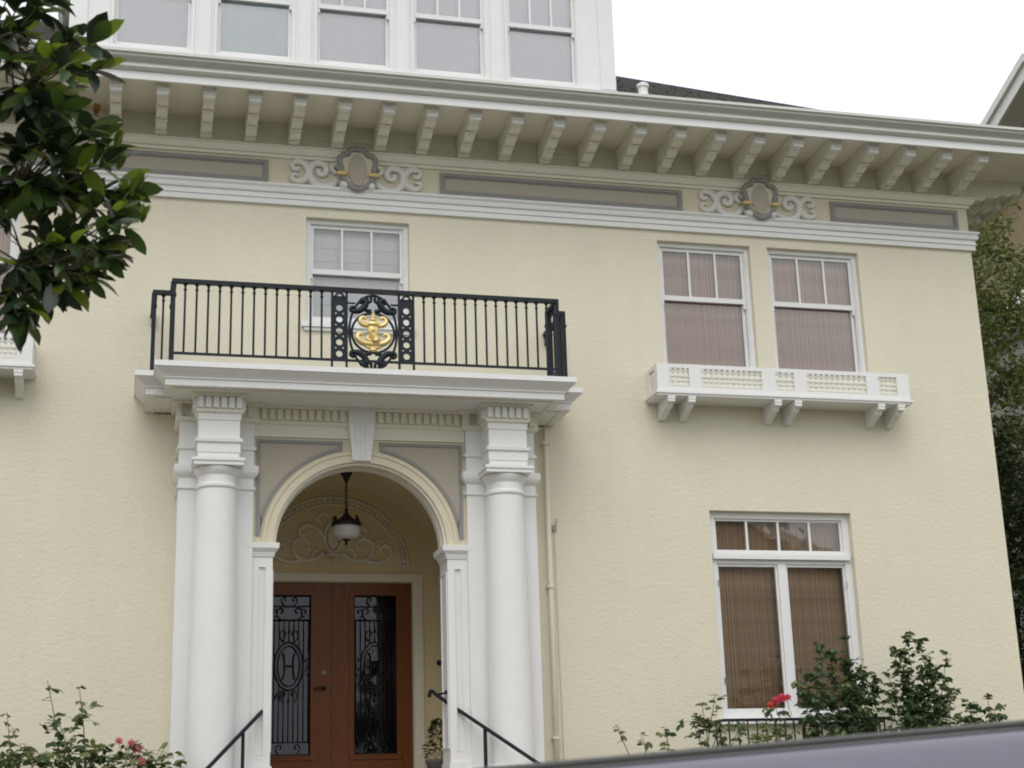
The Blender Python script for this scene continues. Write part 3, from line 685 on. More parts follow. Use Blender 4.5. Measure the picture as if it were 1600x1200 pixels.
# double door
g = MB(); frame_boxes(g, XC-1.128, XC+1.128, PF-.01, 3.058, VY1-.03, VY1+.12, .125, .01, .095)
frame_boxes(g, XC-1.01, XC+1.01, PF, 2.967, VY1+.02, VY1+.14, .012, .01, .012); g.build('door_frame', 'ivory', house)
DY = VY1+.05
def curl(g, cx, cz, s, sg, r_=.010, y=0):
    pts = [(0, -.9), (.35, -.6), (.62, -.1), (.5, .5), (.1, .7), (-.25, .45), (-.2, .1), (.1, .1)]
    g.tube(catmull([(cx+sg*a*s, y, cz+b*s) for a, b in pts], 5), r_, 5)
def door_leaf(sg):
    xa, xb = sorted((XC+sg*.004, XC+sg*.995)); za, zb = PF+.01, 2.952
    gx0, gx1 = sorted((XC+sg*.262, XC+sg*.80)); gz0, gz1 = .86, 2.80
    g = MB(); wall_open(g, xa, xb, za, zb, DY, [(gx0, gx1, gz0, gz1)], .045)
    frame_boxes(g, gx0-.055, gx1+.055, gz0-.055, gz1+.055, DY-.018, DY-.0005, .05)
    g.box(xa+.02, xb-.02, DY+.05, DY+.055, za, gz0); dr = g.build('door', 'wood', house, label='red brown glazed leaf of the double front door')
    g = MB(); frame_boxes(g, gx0-.012, gx1+.012, gz0-.012, gz1+.012, DY-.026, DY-.0185, .016); g.build('glass_bead', 'wood', dr)
    pane(gx0, gx1, gz0, gz1, DY+.03, dr, 'glass_door')
    g = MB(); g.box(gx0-.05, gx1+.05, DY+.30, DY+.31, gz0-.05, gz1+.05); g.build('hall_darkness', 'dark_room', dr)
    g = MB(); y = DY+.012; cx = (gx0+gx1)/2; cz = 1.93; w = gx1-gx0
    frame_boxes(g, gx0+.004, gx1-.004, gz0+.004, gz1-.004, y-.008, y+.008, .014)
    for zz in (2.66, 2.49, 1.02): g.tube([(gx0+.01, y, zz), (gx1-.01, y, zz)], .008 if zz != 2.49 else .010, 5)
    nb = 9
    for k in range(nb):
        xx = gx0+w*(k+.5)/nb; inside = abs(xx-cx) < .15
        h_ = .30*math.sqrt(max(0, 1-((xx-cx)/.175)**2)) if inside else 0
        if inside:
            g.tube([(xx, y, 2.49), (xx, y, cz+h_)], .0065, 5); g.tube([(xx, y, cz-h_), (xx, y, 1.02)], .0065, 5)
        else: g.tube([(xx, y, 2.49), (xx, y, 1.02)], .0065, 5)
    for a, b, r_ in ((.175, .29, .011), (.135, .245, .009)):
        g.tube([(cx+a*math.cos(t*math.pi/14), y-.004, cz+b*math.sin(t*math.pi/14)) for t in range(28)], r_, 6, closed=True)
    for s2 in (-1, 1):
        curl(g, cx+s2*.06, cz+.37, .085, s2, .009, y); curl(g, cx+s2*.06, cz-.36, .085, s2, .009, y)
        curl(g, cx+s2*.215, cz+.05, .055, s2, .008, y); curl(g, cx+s2*.215, cz-.06, .055, s2, .008, y)
        curl(g, cx+s2*.10, 2.575, .09, s2, .009, y); curl(g, cx+s2*.19, 2.575, .065, -s2, .008, y)
        curl(g, cx+s2*.06, 2.73, .06, s2, .008, y); curl(g, cx+s2*.10, .94, .07, s2, .008, y)
    g.ball((cx, y, cz+.42), .02, 7, 5); g.ball((cx, y, cz-.42), .02, 7, 5)
    gr = g.build('door_grille', 'dark_iron', dr, smooth=True)
    g = MB()   # monogram H inside the oval
    for s2 in (-1, 1): g.tube(catmull([(cx+s2*.075, y-.006, cz+.16), (cx+s2*.055, y-.006, cz+.08), (cx+s2*.055, y-.006, cz-.08), (cx+s2*.075, y-.006, cz-.16)], 4), [.012, .010, .012], 6)
    g.tube([(cx-.055, y-.006, cz), (cx+.055, y-.006, cz)], .009, 6); g.build('monogram', 'dark_iron', dr, smooth=True)
    if sg < 0:
        hx = XC-.10
        g = MB(); g.tube([(hx, DY, 1.66), (hx, DY-.05, 1.66)], .022, 10); g.tube(catmull([(hx, DY-.05, 1.66), (hx-.06, DY-.055, 1.665), (hx-.13, DY-.05, 1.645)], 4), [.014, .012, .010], 8); g.build('handle', 'dark_iron', dr, smooth=True)
        g = MB(); g.tube([(hx, DY, 1.845), (hx, DY-.025, 1.845)], .03, 12); g.build('deadbolt', 'grey_trim', dr)
door_leaf(-1); door_leaf(1)
g = MB(); g.box(XC-.004, XC+.03, DY-.02, DY-.0005, PF+.02, 2.95); g.build('astragal', 'wood', house)
g = MB(); g.tube([(3.815, VY1, 1.955), (3.815, VY1-.02, 1.955)], .034, 14); g.tube([(3.815, VY1-.02, 1.955), (3.815, VY1-.03, 1.955)], .014, 10); g.build('doorbell', 'dark_iron', house)
# downspout
g = MB(); px_, py_ = 4.74, -.06
g.tube([(px_, py_, 4.50), (px_, py_, -.5)], .029, 10)
ds = g.build('downspout', 'stucco', house, smooth=True)
for zz in (4.3, 2.6, .9): g = MB(); g.box(px_-.042, px_+.042, -.098, -.003, zz, zz+.025); g.build('strap', 'stucco', ds)
g = MB(); g.box(4.80, 4.845, -.03, -.001, 3.27, 3.34); g.tube(catmull([(4.82, -.02, 3.33), (4.85, -.03, 3.38), (4.84, -.02, 3.42)], 4), .006, 5); g.build('cable_box', 'grey_trim', house)
g = MB(); g.tube(catmull([(4.825, -.012, 3.27), (4.83, -.012, 2.2), (4.84, -.012, 1.0), (4.845, -.012, -.4)], 4), .009, 5); g.build('cable', 'smooth_cream', house)
# flared front steps
SM = []
for k in range(6):
    zt_ = PF-.002-.175*k; ext = .30*k; hw = 1.15+.22*k
    pts = []
    for q_ in range(15):
        t = q_/14*2-1; pts.append((XC+t*(hw+.35), -1.02-ext+.10*abs(t)**3))
    pts += [(XC+hw+.35, -.52), (XC-hw-.35, -.52)]
    g = MB(); g.prism(pts, 'z', -.7, zt_-.12); g.build('step', 'stone', house)
# ---------------- balcony railing
RY = -1.2; RT = 5.70; RB = 4.885; FZ = 4.785
rails = MB()
def rail_run(p, q):
    d = Vector((q[0]-p[0], q[1]-p[1], 0)); L = d.length; d.normalize(); n_ = Vector((-d.y, d.x, 0))
    def bar(z0, z1, w):
        a = Vector((p[0], p[1], 0)); b = Vector((q[0], q[1], 0))
        vs = [a+n_*w, b+n_*w, b-n_*w, a-n_*w]
        rails.add([(v.x, v.y, z0) for v in vs]+[(v.x, v.y, z1) for v in vs], [(0, 1, 2, 3), (7, 6, 5, 4), (0, 4, 5, 1), (1, 5, 6, 2), (2, 6, 7, 3), (3, 7, 4, 0)])
    bar(RT-.032, RT-.001, .030); bar(RT, RT+.016, .022); bar(RB-.012, RB+.012, .014)
XL, XR = .358, 4.608; SL, SR, SY = .166, 4.80, -.80
rail_run((XL-.02, RY), (XR+.02, RY)); rail_run((XL, RY+.031), (XL, SY-.031)); rail_run((XR, RY+.031), (XR, SY-.031))
rail_run((SL-.02, SY), (XL+.02, SY)); rail_run((XR-.02, SY), (SR+.02, SY)); rail_run((SL, SY+.031), (SL, -.002)); rail_run((SR, SY+.031), (SR, -.002))
railing = rails.build('balcony_railing', 'iron', house, label='black iron balcony railing with gilded centre medallion')
bm_ = MB(); bm_.tube([(0, 0, RB+.01), (0, 0, RT-.10)], .0118, 6)
bm_.lathe([(.011, RT-.115), (.019, RT-.105), (.019, RT-.095), (.011, RT-.088), (.013, RT-.06), (.026, RT-.042), (.03, RT-.0325)], (0, 0), 8)
BAL = bm_.mesh('baluster', 'iron')
def bal(x, y): place(BAL, 'baluster', railing, loc=(x, y, 0))
for k in range(13): bal(.48+k*.1218, RY)
for k in range(13): bal(3.075+k*.1178, RY)
for X in (XL, XR):
    for k in range(2): bal(X, RY+.13+k*.13)
for k in range(1): bal((SL+XL)/2, SY); bal((SR+XR)/2, SY)
for X in (SL, SR):
    for k in range(5): bal(X, -.68+k*.13)
pm = MB(); pm.box(-.022, .022, -.022, .022, FZ-.001, RT-.033); pm.box(-.03, .03, -.03, .03, RT-.18, RT-.15); POST = pm.mesh('post', 'iron')
for x, y in ((XL, RY), (XR, RY), (XL, SY), (XR, SY), (SL, SY), (SR, SY)): place(POST, 'post', railing, loc=(x, y, 0))
for X in (SL, SR):
    g = MB(); g.tube([(X, -.01, RT-.02), (X, -.035, RT-.10), (X, -.03, RT-.16)], [.02, .016, .022], 7); g.ball((X, -.012, RT-.02), .035, 8, 6); g.build('wall_anchor', 'iron', railing, smooth=True)
# pierced plates beside the medallion
def pierced(xc_):
    g = MB(); hw = .086; y0, y1 = RY-.008, RY+.008; z0, z1 = RB+.012, RT-.033
    zs_ = [4.955+.1315*k for k in range(5)]; N = 16; rr_ = .036
    zc_edges = [z0]+[(zs_[i]+zs_[i+1])/2 for i in range(4)]+[zs_[4]+.075]
    for i, zc in enumerate(zs_):
        a, b = zc_edges[i], zc_edges[i+1]
        circ = [(xc_+rr_*math.cos(2*math.pi*k/N), zc+rr_*math.sin(2*math.pi*k/N)) for k in range(N)]
        def sq(k):
            t = 2*math.pi*k/N; c, s = math.cos(t), math.sin(t); m = max(abs(c), abs(s))
            return (xc_+hw*c/m, zc+(b-zc if s > 0 else zc-a)*s/m)
        outer = [sq(k) for k in range(N)]
        for k in range(N):
            j = (k+1) % N
            for y in (y0, y1): g.quad(*[(p[0], y, p[1]) for p in (circ[k], outer[k], outer[j], circ[j])])
            g.quad(*[(circ[k][0], y0, circ[k][1]), (circ[j][0], y0, circ[j][1]), (circ[j][0], y1, circ[j][1]), (circ[k][0], y1, circ[k][1])])
        if i:
            for s_ in (-1, 1): pass
    g.box(xc_-hw, xc_+hw, y0, y1, zc_edges[-1], z1-.05)
    for s_ in (-1, 1): g.box(xc_+s_*(hw-.006)-.012, xc_+s_*(hw-.006)+.012, RY-.013, RY+.013, FZ-.001, z1)
    pl = g.build('pierced_plate', 'iron', railing)
    g = MB()
    for i in range(4):
        for s_ in (-1, 1): zz = zc_edges[i+1]; g.ball((xc_+s_*.04, RY-.008, zz), (.009, .006, .009), 8, 4)
    g.build('rivets', 'relief_white', pl, smooth=True)
    g = MB(); g.tube(catmull([(xc_-.05, RY-.01, z1-.06), (xc_-.02, RY-.012, z1-.02), (xc_+.02, RY-.012, z1-.02), (xc_+.05, RY-.01, z1-.06)], 4), .013, 6); g.build('crest', 'iron', pl, smooth=True)
pierced(2.135); pierced(2.876)
MX, MZ = 2.506, 5.21
g = MB()
g.tube([(MX+.262*math.cos(t*math.pi/24), RY, MZ+.008+.425*math.sin(t*math.pi/24)) for t in range(48)], .0145, 7, closed=True)
g.tube([(MX+.235*math.cos(t*math.pi/24), RY, MZ+.228*math.sin(t*math.pi/24)) for t in range(48)], .0145, 7, closed=True)
for zz in (5.545, 4.885):
    for s_ in (-1, 1): g.tube([(MX+s_*.195, RY, zz), (MX+s_*.285, RY, zz)], .011, 5)
med = g.build('medallion_ring', 'iron', railing, smooth=True)
for sz in (-1, 1):
    for sx in (-1, 1):
        g = MB()
        P = lambda pts: catmull([(MX+sx*a, RY, MZ+.008+sz*b) for a, b in pts], 6)
        g.tube(P([(.02, .41), (.025, .36), (.06, .345), (.075, .375), (.05, .395)]), [.016, .02, .014], 6)
        g.tube(P([(.235, .225), (.20, .235), (.15, .245), (.10, .285), (.075, .335), (.095, .37), (.13, .36), (.135, .325)]), [.022, .034, .036, .036, .03, .02], 7)
        g.tube(P([(.02, .245), (.07, .25), (.10, .27), (.085, .295), (.06, .285)]), [.022, .022, .016], 6)
        g.tube(P([(.235, .225), (.245, .265), (.215, .285), (.19, .265)]), [.022, .022, .014], 6)
        g.build('iron_scroll', 'iron', railing, smooth=True)
g = MB(); GY = RY-.006
G = lambda pts, r_: g.tube(catmull([(MX+a, GY, MZ+b) for a, b in pts], 5), r_, 7)
g.ball((MX, GY, MZ+.035), (.068, .03, .085), 12, 9); g.ball((MX, GY-.012, MZ+.10), (.078, .03, .035), 12, 8); g.ball((MX, GY-.01, MZ+.15), (.04, .024, .03))
g.ball((MX, GY-.014, MZ+.18), (.032, .022, .022)); g.ball((MX, GY-.01, MZ+.21), (.022, .02, .022))
G([(0, -.02), (.012, -.07), (.03, -.10), (0, -.12)], [.06, .055, .06, .03])
for s_ in (-1, 1):
    G([(s_*.03, .085), (s_*.085, .085), (s_*.125, .10), (s_*.145, .135), (s_*.125, .17), (s_*.09, .175), (s_*.085, .15)], [.024, .03, .028, .022, .018])
    G([(s_*.04, .075), (s_*.075, .12), (s_*.055, .15)], [.02, .018, .01])
    G([(s_*.0, -.13), (s_*.08, -.125), (s_*.135, -.105), (s_*.175, -.06), (s_*.16, -.02), (s_*.125, -.015), (s_*.12, -.04)], [.03, .036, .034, .028, .022, .018])
    G([(s_*.02, -.10), (s_*.06, -.07), (s_*.05, -.03)], [.026, .02, .012])
    G([(s_*.0, -.17), (s_*.06, -.165), (s_*.10, -.145)], [.02, .018, .010])
g.ball((MX, GY, MZ-.195), (.045, .025, .03)); g.ball((MX, GY-.03, MZ+.03), (.018, .012, .024))
g.build('gold_crest', 'gold', railing, smooth=True, label='gilded scrolled crest in the centre of the railing')

# ---------------- window guard at the ground floor
g = MB(); gy = -.36; gx0, gx1, gt, gb = 6.64, 8.70, 1.075, .38
g.box(gx0-.02, gx1+.02, gy-.02, gy+.02, gt-.03, gt); g.box(gx0, gx1, gy-.012, gy+.012, gb, gb+.025)
for X in (gx0, gx1): g.box(X-.016, X+.016, gy+.021, -.003, gt-.029, gt-.001); g.box(X-.012, X+.012, gy+.013, -.003, gb+.001, gb+.024)
wg = g.build('window_guard', 'iron', house, label='low black iron guard below the ground floor window')
gm = MB(); gm.tube([(0, 0, gb+.02), (0, 0, gt-.03)], .009, 6); GB = gm.mesh('guard_bar', 'iron')
for k in range(18):
    xx = gx0+.06+k*(gx1-gx0-.12)/17
    if abs(xx-7.70) > .10: place(GB, 'guard_bar', wg, loc=(xx, gy, 0))
for X in (gx0, gx1):
    for yy in (-.24, -.12): place(GB, 'guard_bar', wg, loc=(X, yy, 0))
g = MB(); g.tube(catmull([(7.62, gy, .75), (7.615, gy, .95), (7.66, gy, 1.045), (7.70, gy, 1.06), (7.74, gy, 1.045), (7.785, gy, .95), (7.78, gy, .75)], 5), .02, 7); g.box(7.66, 7.74, gy-.025, gy+.025, gt+.001, gt+.03); g.build('guard_arch', 'iron', wg, smooth=True)
g = MB(); g.tube(catmull([(7.655, gy-.01, .72), (7.65, gy-.01, .92), (7.70, gy-.01, 1.01), (7.75, gy-.01, .92), (7.745, gy-.01, .72)], 5), .018, 7); g.build('gold_arch', 'gold_paint', wg, smooth=True)
g = MB(); g.box(gx0-.04, gx1+.04, gy-.05, -.003, gb-.12, gb-.02); g.build('guard_ledge', 'white', wg)

# ---------------- roof
EV = 1.10; s_r = .650; EZ = 8.130
def roof_pt(t, x, y): return (x, y, EZ+s_r*t)
x0, x1, y0, y1 = HL-EV, HR+EV, -EV, HB+EV; T = (y1-y0)/2
g = MB(); rz = EZ+s_r*T
TS = .24; zs0 = EZ+s_r*TS
A, B, C_, D_ = (x0+TS, y0+TS, zs0), (x1-TS, y0+TS, zs0), (x1-TS, y1-TS, zs0), (x0+TS, y1-TS, zs0); Rl, Rr = (x0+T, (y0+y1)/2, rz), (x1-T, (y0+y1)/2, rz)
g.quad(A, B, Rr, Rl); g.quad(B, C_, Rr); g.quad(C_, D_, Rl, Rr); g.quad(D_, A, Rl)
roof = g.build('roof', 'slate', house)
g = MB(); ncr = 34
for k in range(ncr):
    t0 = TS+.01+(T-TS-.01)*k/ncr; t1 = min(T, t0+(T-TS)/ncr+.02); h0 = .030
    xx = x0+t0; 
    while xx < x1-t0-.02:
        ww = random.uniform(.16, .34); xe = min(xx+ww, x1-t0); hh = h0*random.uniform(.6, 1.25)
        def P(x, t, h): return (min(max(x, x0+t), x1-t), y0+t-h*.5, EZ+s_r*t+h)
        a, b, c, d = P(xx+.004, t0, hh), P(xe-.004, t0, hh), P(xe-.004, t1, .004), P(xx+.004, t1, .004)
        e, f = P(xx+.004, t0, .001), P(xe-.004, t0, .001)
        g.add([a, b, c, d, e, f], [(0, 1, 2, 3), (4, 5, 1, 0)]); xx = xe
so = g.build('shingles', 'slate', roof, kind='stuff')
g = MB(); n = 24
g.tube([(x1-T*k/n, y0+T*k/n, EZ+s_r*T*k/n+.012) for k in range(1, n+1)], .03, 6); g.build('hip_cap', 'blue_grey', roof)
g = MB(); vx, vy = 6.15, -.25; vz = EZ+s_r*(vy+EV)+.11
g.lathe([(.085, vz-.1), (.075, vz+.10), (.062, vz+.12), (.062, vz+.20), (.078, vz+.205), (.078, vz+.245), (.05, vz+.265)], (vx, vy), 14); g.build('vent_pipe', 'white', roof, smooth=False)
# ---------------- dormer
DX0, DX1, DYY = mir(5.905), 5.905, .10; DZ0, DZ1 = 8.95, 11.0
dw = [(XC+1.225*k-.50, XC+1.225*k+.50, 9.10, 10.72) for k in (-2, -1, 0, 1, 2)]
g = MB(); wall_open(g, DX0, DX1, DZ0, DZ1, DYY, dw, .12)
g.quad((DX1, DYY, DZ0), (DX1, 4, DZ0), (DX1, 4, DZ1), (DX1, DYY, DZ1)); g.quad((DX0, DYY, DZ0), (DX0, DYY, DZ1), (DX0, 4, DZ1), (DX0, 4, DZ0))
dormer = g.build('dormer', 'white', house, label='white timber dormer with a row of five sash windows')
for k in range(6):
    xx = XC+1.225*(k-2.5)
    if k in (0, 5): continue
    g = MB(); g.box(xx-.075, xx+.075, DYY-.022, DYY-.0005, 9.085, 10.9); g.build('mullion_board', 'white', dormer)
for X in (DX0, DX1-.20):
    g = MB(); g.box(X-.003, X+.203, DYY-.02, DYY-.0005, DZ0+.16, 10.95); g.build('corner_board', 'white', dormer)
g = MB(); g.box(DX0-.01, DX1+.01, DYY-.045, DYY-.0008, 8.97, 9.083); g.build('sill_board', 'white', dormer)
g = MB(); g.loft([(DX0, 3.9), (DX0, DYY), (DX1, DYY), (DX1, 3.9)], [(0, 10.95), (.25, 10.95), (.25, 11.08), (.33, 11.16), (0, 11.17)]); g.build('dormer_cornice', 'white', dormer)
g = MB(); ax, bx, ay, by = DX0-.33, DX1+.33, DYY-.33, 5.5
g.add([(ax, ay, 11.16), (bx, ay, 11.16), (bx, by, 11.16), (ax, by, 11.16), (ax+2.2, ay+2.2, 12.1), (bx-2.2, ay+2.2, 12.1), (bx-2.2, by, 12.1), (ax+2.2, by, 12.1)], [(0, 1, 5, 4), (1, 2, 6, 5), (3, 0, 4, 7), (4, 5, 6, 7), (2, 3, 7, 6)]); g.build('dormer_roof', 'slate', dormer)
for k, o in enumerate(dw):
    lab = ['dormer window farthest from the house corner, half hidden by leaves', 'dormer window with pale blue draped cloth', 'middle dormer window with grey shade', 'dormer window with grey shade, second from the roof edge', 'dormer window next to the bare roof slope'][k]
    double_hung(o, 9.945, lab, 'cloth_blue' if k == 1 else 'shade_grey', sill=False, Y=DYY+.03, trim=.035, folds=.010 if k == 1 else 0, sag=k+1, name='dormer_window', blindname='shade')

# ------------------------------------------------------------------ pendant lantern
lx, ly = XC+.005, .78
lan = empty('pendant_lantern', (lx, ly, 3.2), 'black iron pendant lantern with frosted glass bowl hanging in the arch', 'lantern')
zt_ = 4.10
g = MB(); g.lathe([(.072, zt_+.03), (.072, zt_-.03), (.05, zt_-.05), (.035, zt_-.09), (.018, zt_-.12), (.012, zt_-.15)], (lx, ly), 12); g.build('ceiling_canopy', 'dark_iron', lan, smooth=True)
g = MB(); z = zt_-.14; k = 0
while z > 3.66:
    pts = []
    for q_ in range(8):
        t = q_*math.pi/4; a = .016*math.cos(t); b = .030*math.sin(t); pts.append((lx+(a if k % 2 else 0), ly+(0 if k % 2 else a), z-.024+b))
    g.tube(pts, .0055, 5, closed=True); z -= .046; k += 1
g.build('chain', 'dark_iron', lan, smooth=True)
g = MB(); g.lathe([(.012, 3.665), (.022, 3.64), (.018, 3.61), (.05, 3.565), (.085, 3.535), (.10, 3.52), (.165, 3.50), (.178, 3.475), (.176, 3.445), (.165, 3.44)], (lx, ly), 24); g.build('crown_cap', 'dark_iron', lan, smooth=True)
for k in range(6):
    t = k*math.pi/3+.3; g = MB(); c, s_ = math.cos(t), math.sin(t)
    g.tube([(lx+.15*c, ly+.15*s_, 3.49), (lx+.155*c, ly+.155*s_, 3.53), (lx+.14*c, ly+.14*s_, 3.565)], [.012, .02, .005], 6); g.build('finial', 'dark_iron', lan, smooth=True)
g = MB(); g.lathe([(.160, 3.443), (.170, 3.41), (.168, 3.36), (.145, 3.315), (.09, 3.29), (.04, 3.282)], (lx, ly), 24); g.build('glass_bowl', 'bulb_glass', lan, smooth=True)
g = MB(); g.lathe([(.06, 3.29), (.055, 3.278), (.02, 3.265), (.012, 3.245), (.022, 3.23), (.008, 3.215)], (lx, ly), 12); g.build('bottom_finial', 'dark_iron', lan, smooth=True)

# ------------------------------------------------------------------ handrails
def handrail(sg, label):
    hr = empty('handrail', (XC+sg*.84, -.1, PF), label, 'handrail', 'handrails on the front steps')
    A = Vector((XC+sg*.845, -.08, 1.425)); B = Vector((XC+sg*1.66, -1.40, .60)); B2 = B+(B-A)*.35
    g = MB(); g.tube(catmull([A+Vector((-sg*.03, .04, -.05)), A+Vector((-sg*.02, .03, .0)), A+Vector((0, 0, .012)), A.lerp(B, .1), A.lerp(B, .5), B, B2, B2+Vector((0, -.06, -.10))], 5), .021, 8); g.build('rail', 'iron', hr, smooth=True)
    g = MB(); g.tube([A.lerp(B, .04), (XC+sg*(AR+.005), -.30, 1.405)], .011, 6); g.lathe([(.001, 1.385), (.03, 1.386), (.03, 1.424), (.001, 1.425)], (XC+sg*(AR-.002), -.31), 8); g.build('wall_bracket', 'iron', hr)
    for t in (.525, 1.15):
        p = A+(B-A)*t; g = MB(); g.box(p.x-.017, p.x+.017, p.y-.017, p.y+.017, p.z-1.05, p.z-.01); g.build('post', 'iron', hr)
handrail(-1, 'black iron handrail on the steps, at the foot of the left column')
handrail(1, 'black iron handrail on the steps, bracketed to the right jamb')

# ------------------------------------------------------------------ leaves
def leaf_pts(L, W, fold=.25, droop=.2, n=5):
    """a pointed, folded leaf along +x; returns verts and faces"""
    vs = []; fs = []
    for i in range(n+1):
        t = i/n; w = W*.5*math.sin(math.pi*min(1, t*.92+.04))**.8*(1 if t < .98 else .15)
        x = L*t; z = -droop*L*t*t
        vs += [(x, -w, z+fold*w), (x, 0, z), (x, w, z+fold*w)]
    for i in range(n):
        a = 3*i; fs += [(a, a+3, a+4, a+1), (a+1, a+4, a+5, a+2)]
    return vs, fs
def orient(d, roll_):
    d = d.normalized(); q = d.to_track_quat('X', 'Z'); return q.to_matrix().to_4x4() @ Matrix.Rotation(roll_, 4, 'X')

# magnolia branch hanging in at the top left: street tree beside the sidewalk
def unproj(px, py, Y):
    d = fw+rt*((px-800)/F_PX)+up*((600-py)/F_PX); return CAM+d*((Y-CAM.y)/d.y)
TY = -8.6
tree = empty('magnolia_tree', (-2.6, TY-.3, GZ+.1), 'glossy dark leaved magnolia branch hanging in front of the house', 'tree')
g = MB(); tp = catmull([(-2.6, TY-.3, GZ-.02), (-2.62, TY-.28, .2), (-2.5, TY-.3, 1.8), (-2.55, TY-.2, 3.2), (-2.4, TY-.2, 5.0), (-2.45, TY-.25, 6.6)], 5)
g.tube(tp, [.20, .15, .13, .10, .06, .03], 12); g.build('trunk', 'bark', tree, smooth=True)
limbs = [[(-2.5, TY-.3, 1.9), (-1.8, TY-.1, 2.45), (-1.2, TY, 2.85), (-.75, TY, 2.95)], [(-2.55, TY-.2, 3.0), (-1.7, TY, 3.5), (-1.0, TY+.05, 3.6), (-.45, TY, 3.55)],
         [(-2.45, TY-.2, 3.9), (-1.6, TY+.1, 4.3), (-1.0, TY, 4.4), (-.5, TY+.05, 4.35)], [(-2.4, TY-.2, 4.8), (-1.5, TY, 5.2), (-.9, TY, 5.2)],
         [(-2.5, TY-.3, 2.2), (-3.3, TY, 2.8), (-3.9, TY+.2, 3.4)], [(-2.5, TY-.2, 3.5), (-3.2, TY-.5, 4.2), (-3.7, TY-.7, 5.0)], [(-2.4, TY-.2, 5.2), (-2.2, TY+.6, 6.0), (-2.0, TY+.9, 6.4)], [(-2.5, TY-.2, 3.2), (-2.4, TY-1.2, 4.0), (-2.3, TY-1.7, 4.8)]]
for L_ in limbs:
    g = MB(); g.tube(catmull(L_, 5), [.07, .045, .028, .014], 8); g.build('limb', 'bark', tree, smooth=True)
leafmats = ['leaf_dark', 'leaf_mid', 'leaf_bright', 'leaf_new']
LM = {}
for m in leafmats:
    for v in range(3):
        vs, fs = leaf_pts(.185, .086, (.25, .45, .1)[v], (.12, .3, .02)[v]); q_ = MB(); q_.add(vs, fs); LM[m, v] = (q_.mesh('leaf', m, True), vs, fs)
spots = [(20, 20, 60, 8), (100, 35, 50, 7), (30, 110, 65, 6), (105, 95, 35, 4), (30, 190, 60, 5), (100, 190, 50, 7), (150, 215, 32, 4), (55, 265, 60, 8), (135, 280, 50, 8), (185, 265, 18, 2), (205, 305, 18, 3), (200, 340, 16, 2), (170, 395, 26, 4), (140, 435, 24, 3), (30, 515, 14, 2), (15, 270, 50, 5), (70, 150, 55, 6), (150, 180, 18, 2), (150, 325, 35, 5), (25, 330, 35, 4), (115, 350, 50, 6), (160, 370, 28, 3), (60, 415, 45, 6), (130, 405, 35, 5), (25, 450, 38, 5), (95, 435, 32, 4), (40, 495, 16, 3), (105, 462, 18, 2), (218, 295, 5, 1), (222, 348, 5, 1), (165, 60, 6, 1), (170, 108, 6, 1), (182, 232, 6, 1), (188, 405, 6, 1), (118, 468, 5, 1), (80, 480, 5, 1), (-60, 60, 110, 9), (-70, 250, 110, 9), (-70, 420, 90, 8)]
all_leaves = []; twigs = MB()
hubs = [unproj(60, 120, TY), unproj(60, 270, TY), unproj(80, 380, TY), unproj(-80, 250, TY), unproj(20, 60, TY)]
for (sx, sy, sr, cnt) in spots:
    for _ in range(cnt):
        for tr_ in range(40):
            a = random.uniform(0, 6.283); r_ = sr*math.sqrt(random.random()); px, py = sx+r_*math.cos(a), sy+r_*math.sin(a)
            if not (px > 128 and 120 < py < 180): break
        P = unproj(px, py, TY+random.uniform(-.38, .38))
        hub = min(hubs, key=lambda h: (h-P).length)
        dr = (P-hub); dr = dr.normalized() if dr.length > .05 else Vector((1, 0, 0)); dr = (dr+Vector((.35, -.1, .15))).normalized()
        P = P-dr*.06
        twigs.tube([P-dr*.28+Vector((0, 0, -.05)), P-dr*.1, P], [.008, .005, .003], 5)
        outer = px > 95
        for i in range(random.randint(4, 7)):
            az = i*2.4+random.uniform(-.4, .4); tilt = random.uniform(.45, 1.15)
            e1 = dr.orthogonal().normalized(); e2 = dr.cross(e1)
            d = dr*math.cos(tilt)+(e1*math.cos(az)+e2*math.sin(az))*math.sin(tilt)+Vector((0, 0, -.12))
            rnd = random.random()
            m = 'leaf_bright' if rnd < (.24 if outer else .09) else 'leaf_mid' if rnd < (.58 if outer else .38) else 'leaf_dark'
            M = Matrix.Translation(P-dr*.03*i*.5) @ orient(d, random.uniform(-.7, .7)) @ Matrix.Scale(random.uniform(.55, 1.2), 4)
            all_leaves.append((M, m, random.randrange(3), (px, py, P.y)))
    if sr < 60 and sx > 140:
        P = unproj(sx, sy, TY)
        for i in range(4):
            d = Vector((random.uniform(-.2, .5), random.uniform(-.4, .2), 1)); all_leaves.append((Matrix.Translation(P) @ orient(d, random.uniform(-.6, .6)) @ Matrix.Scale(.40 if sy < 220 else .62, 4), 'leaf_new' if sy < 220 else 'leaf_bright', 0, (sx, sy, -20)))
twigs.build('twigs', 'twig', tree, kind='stuff')
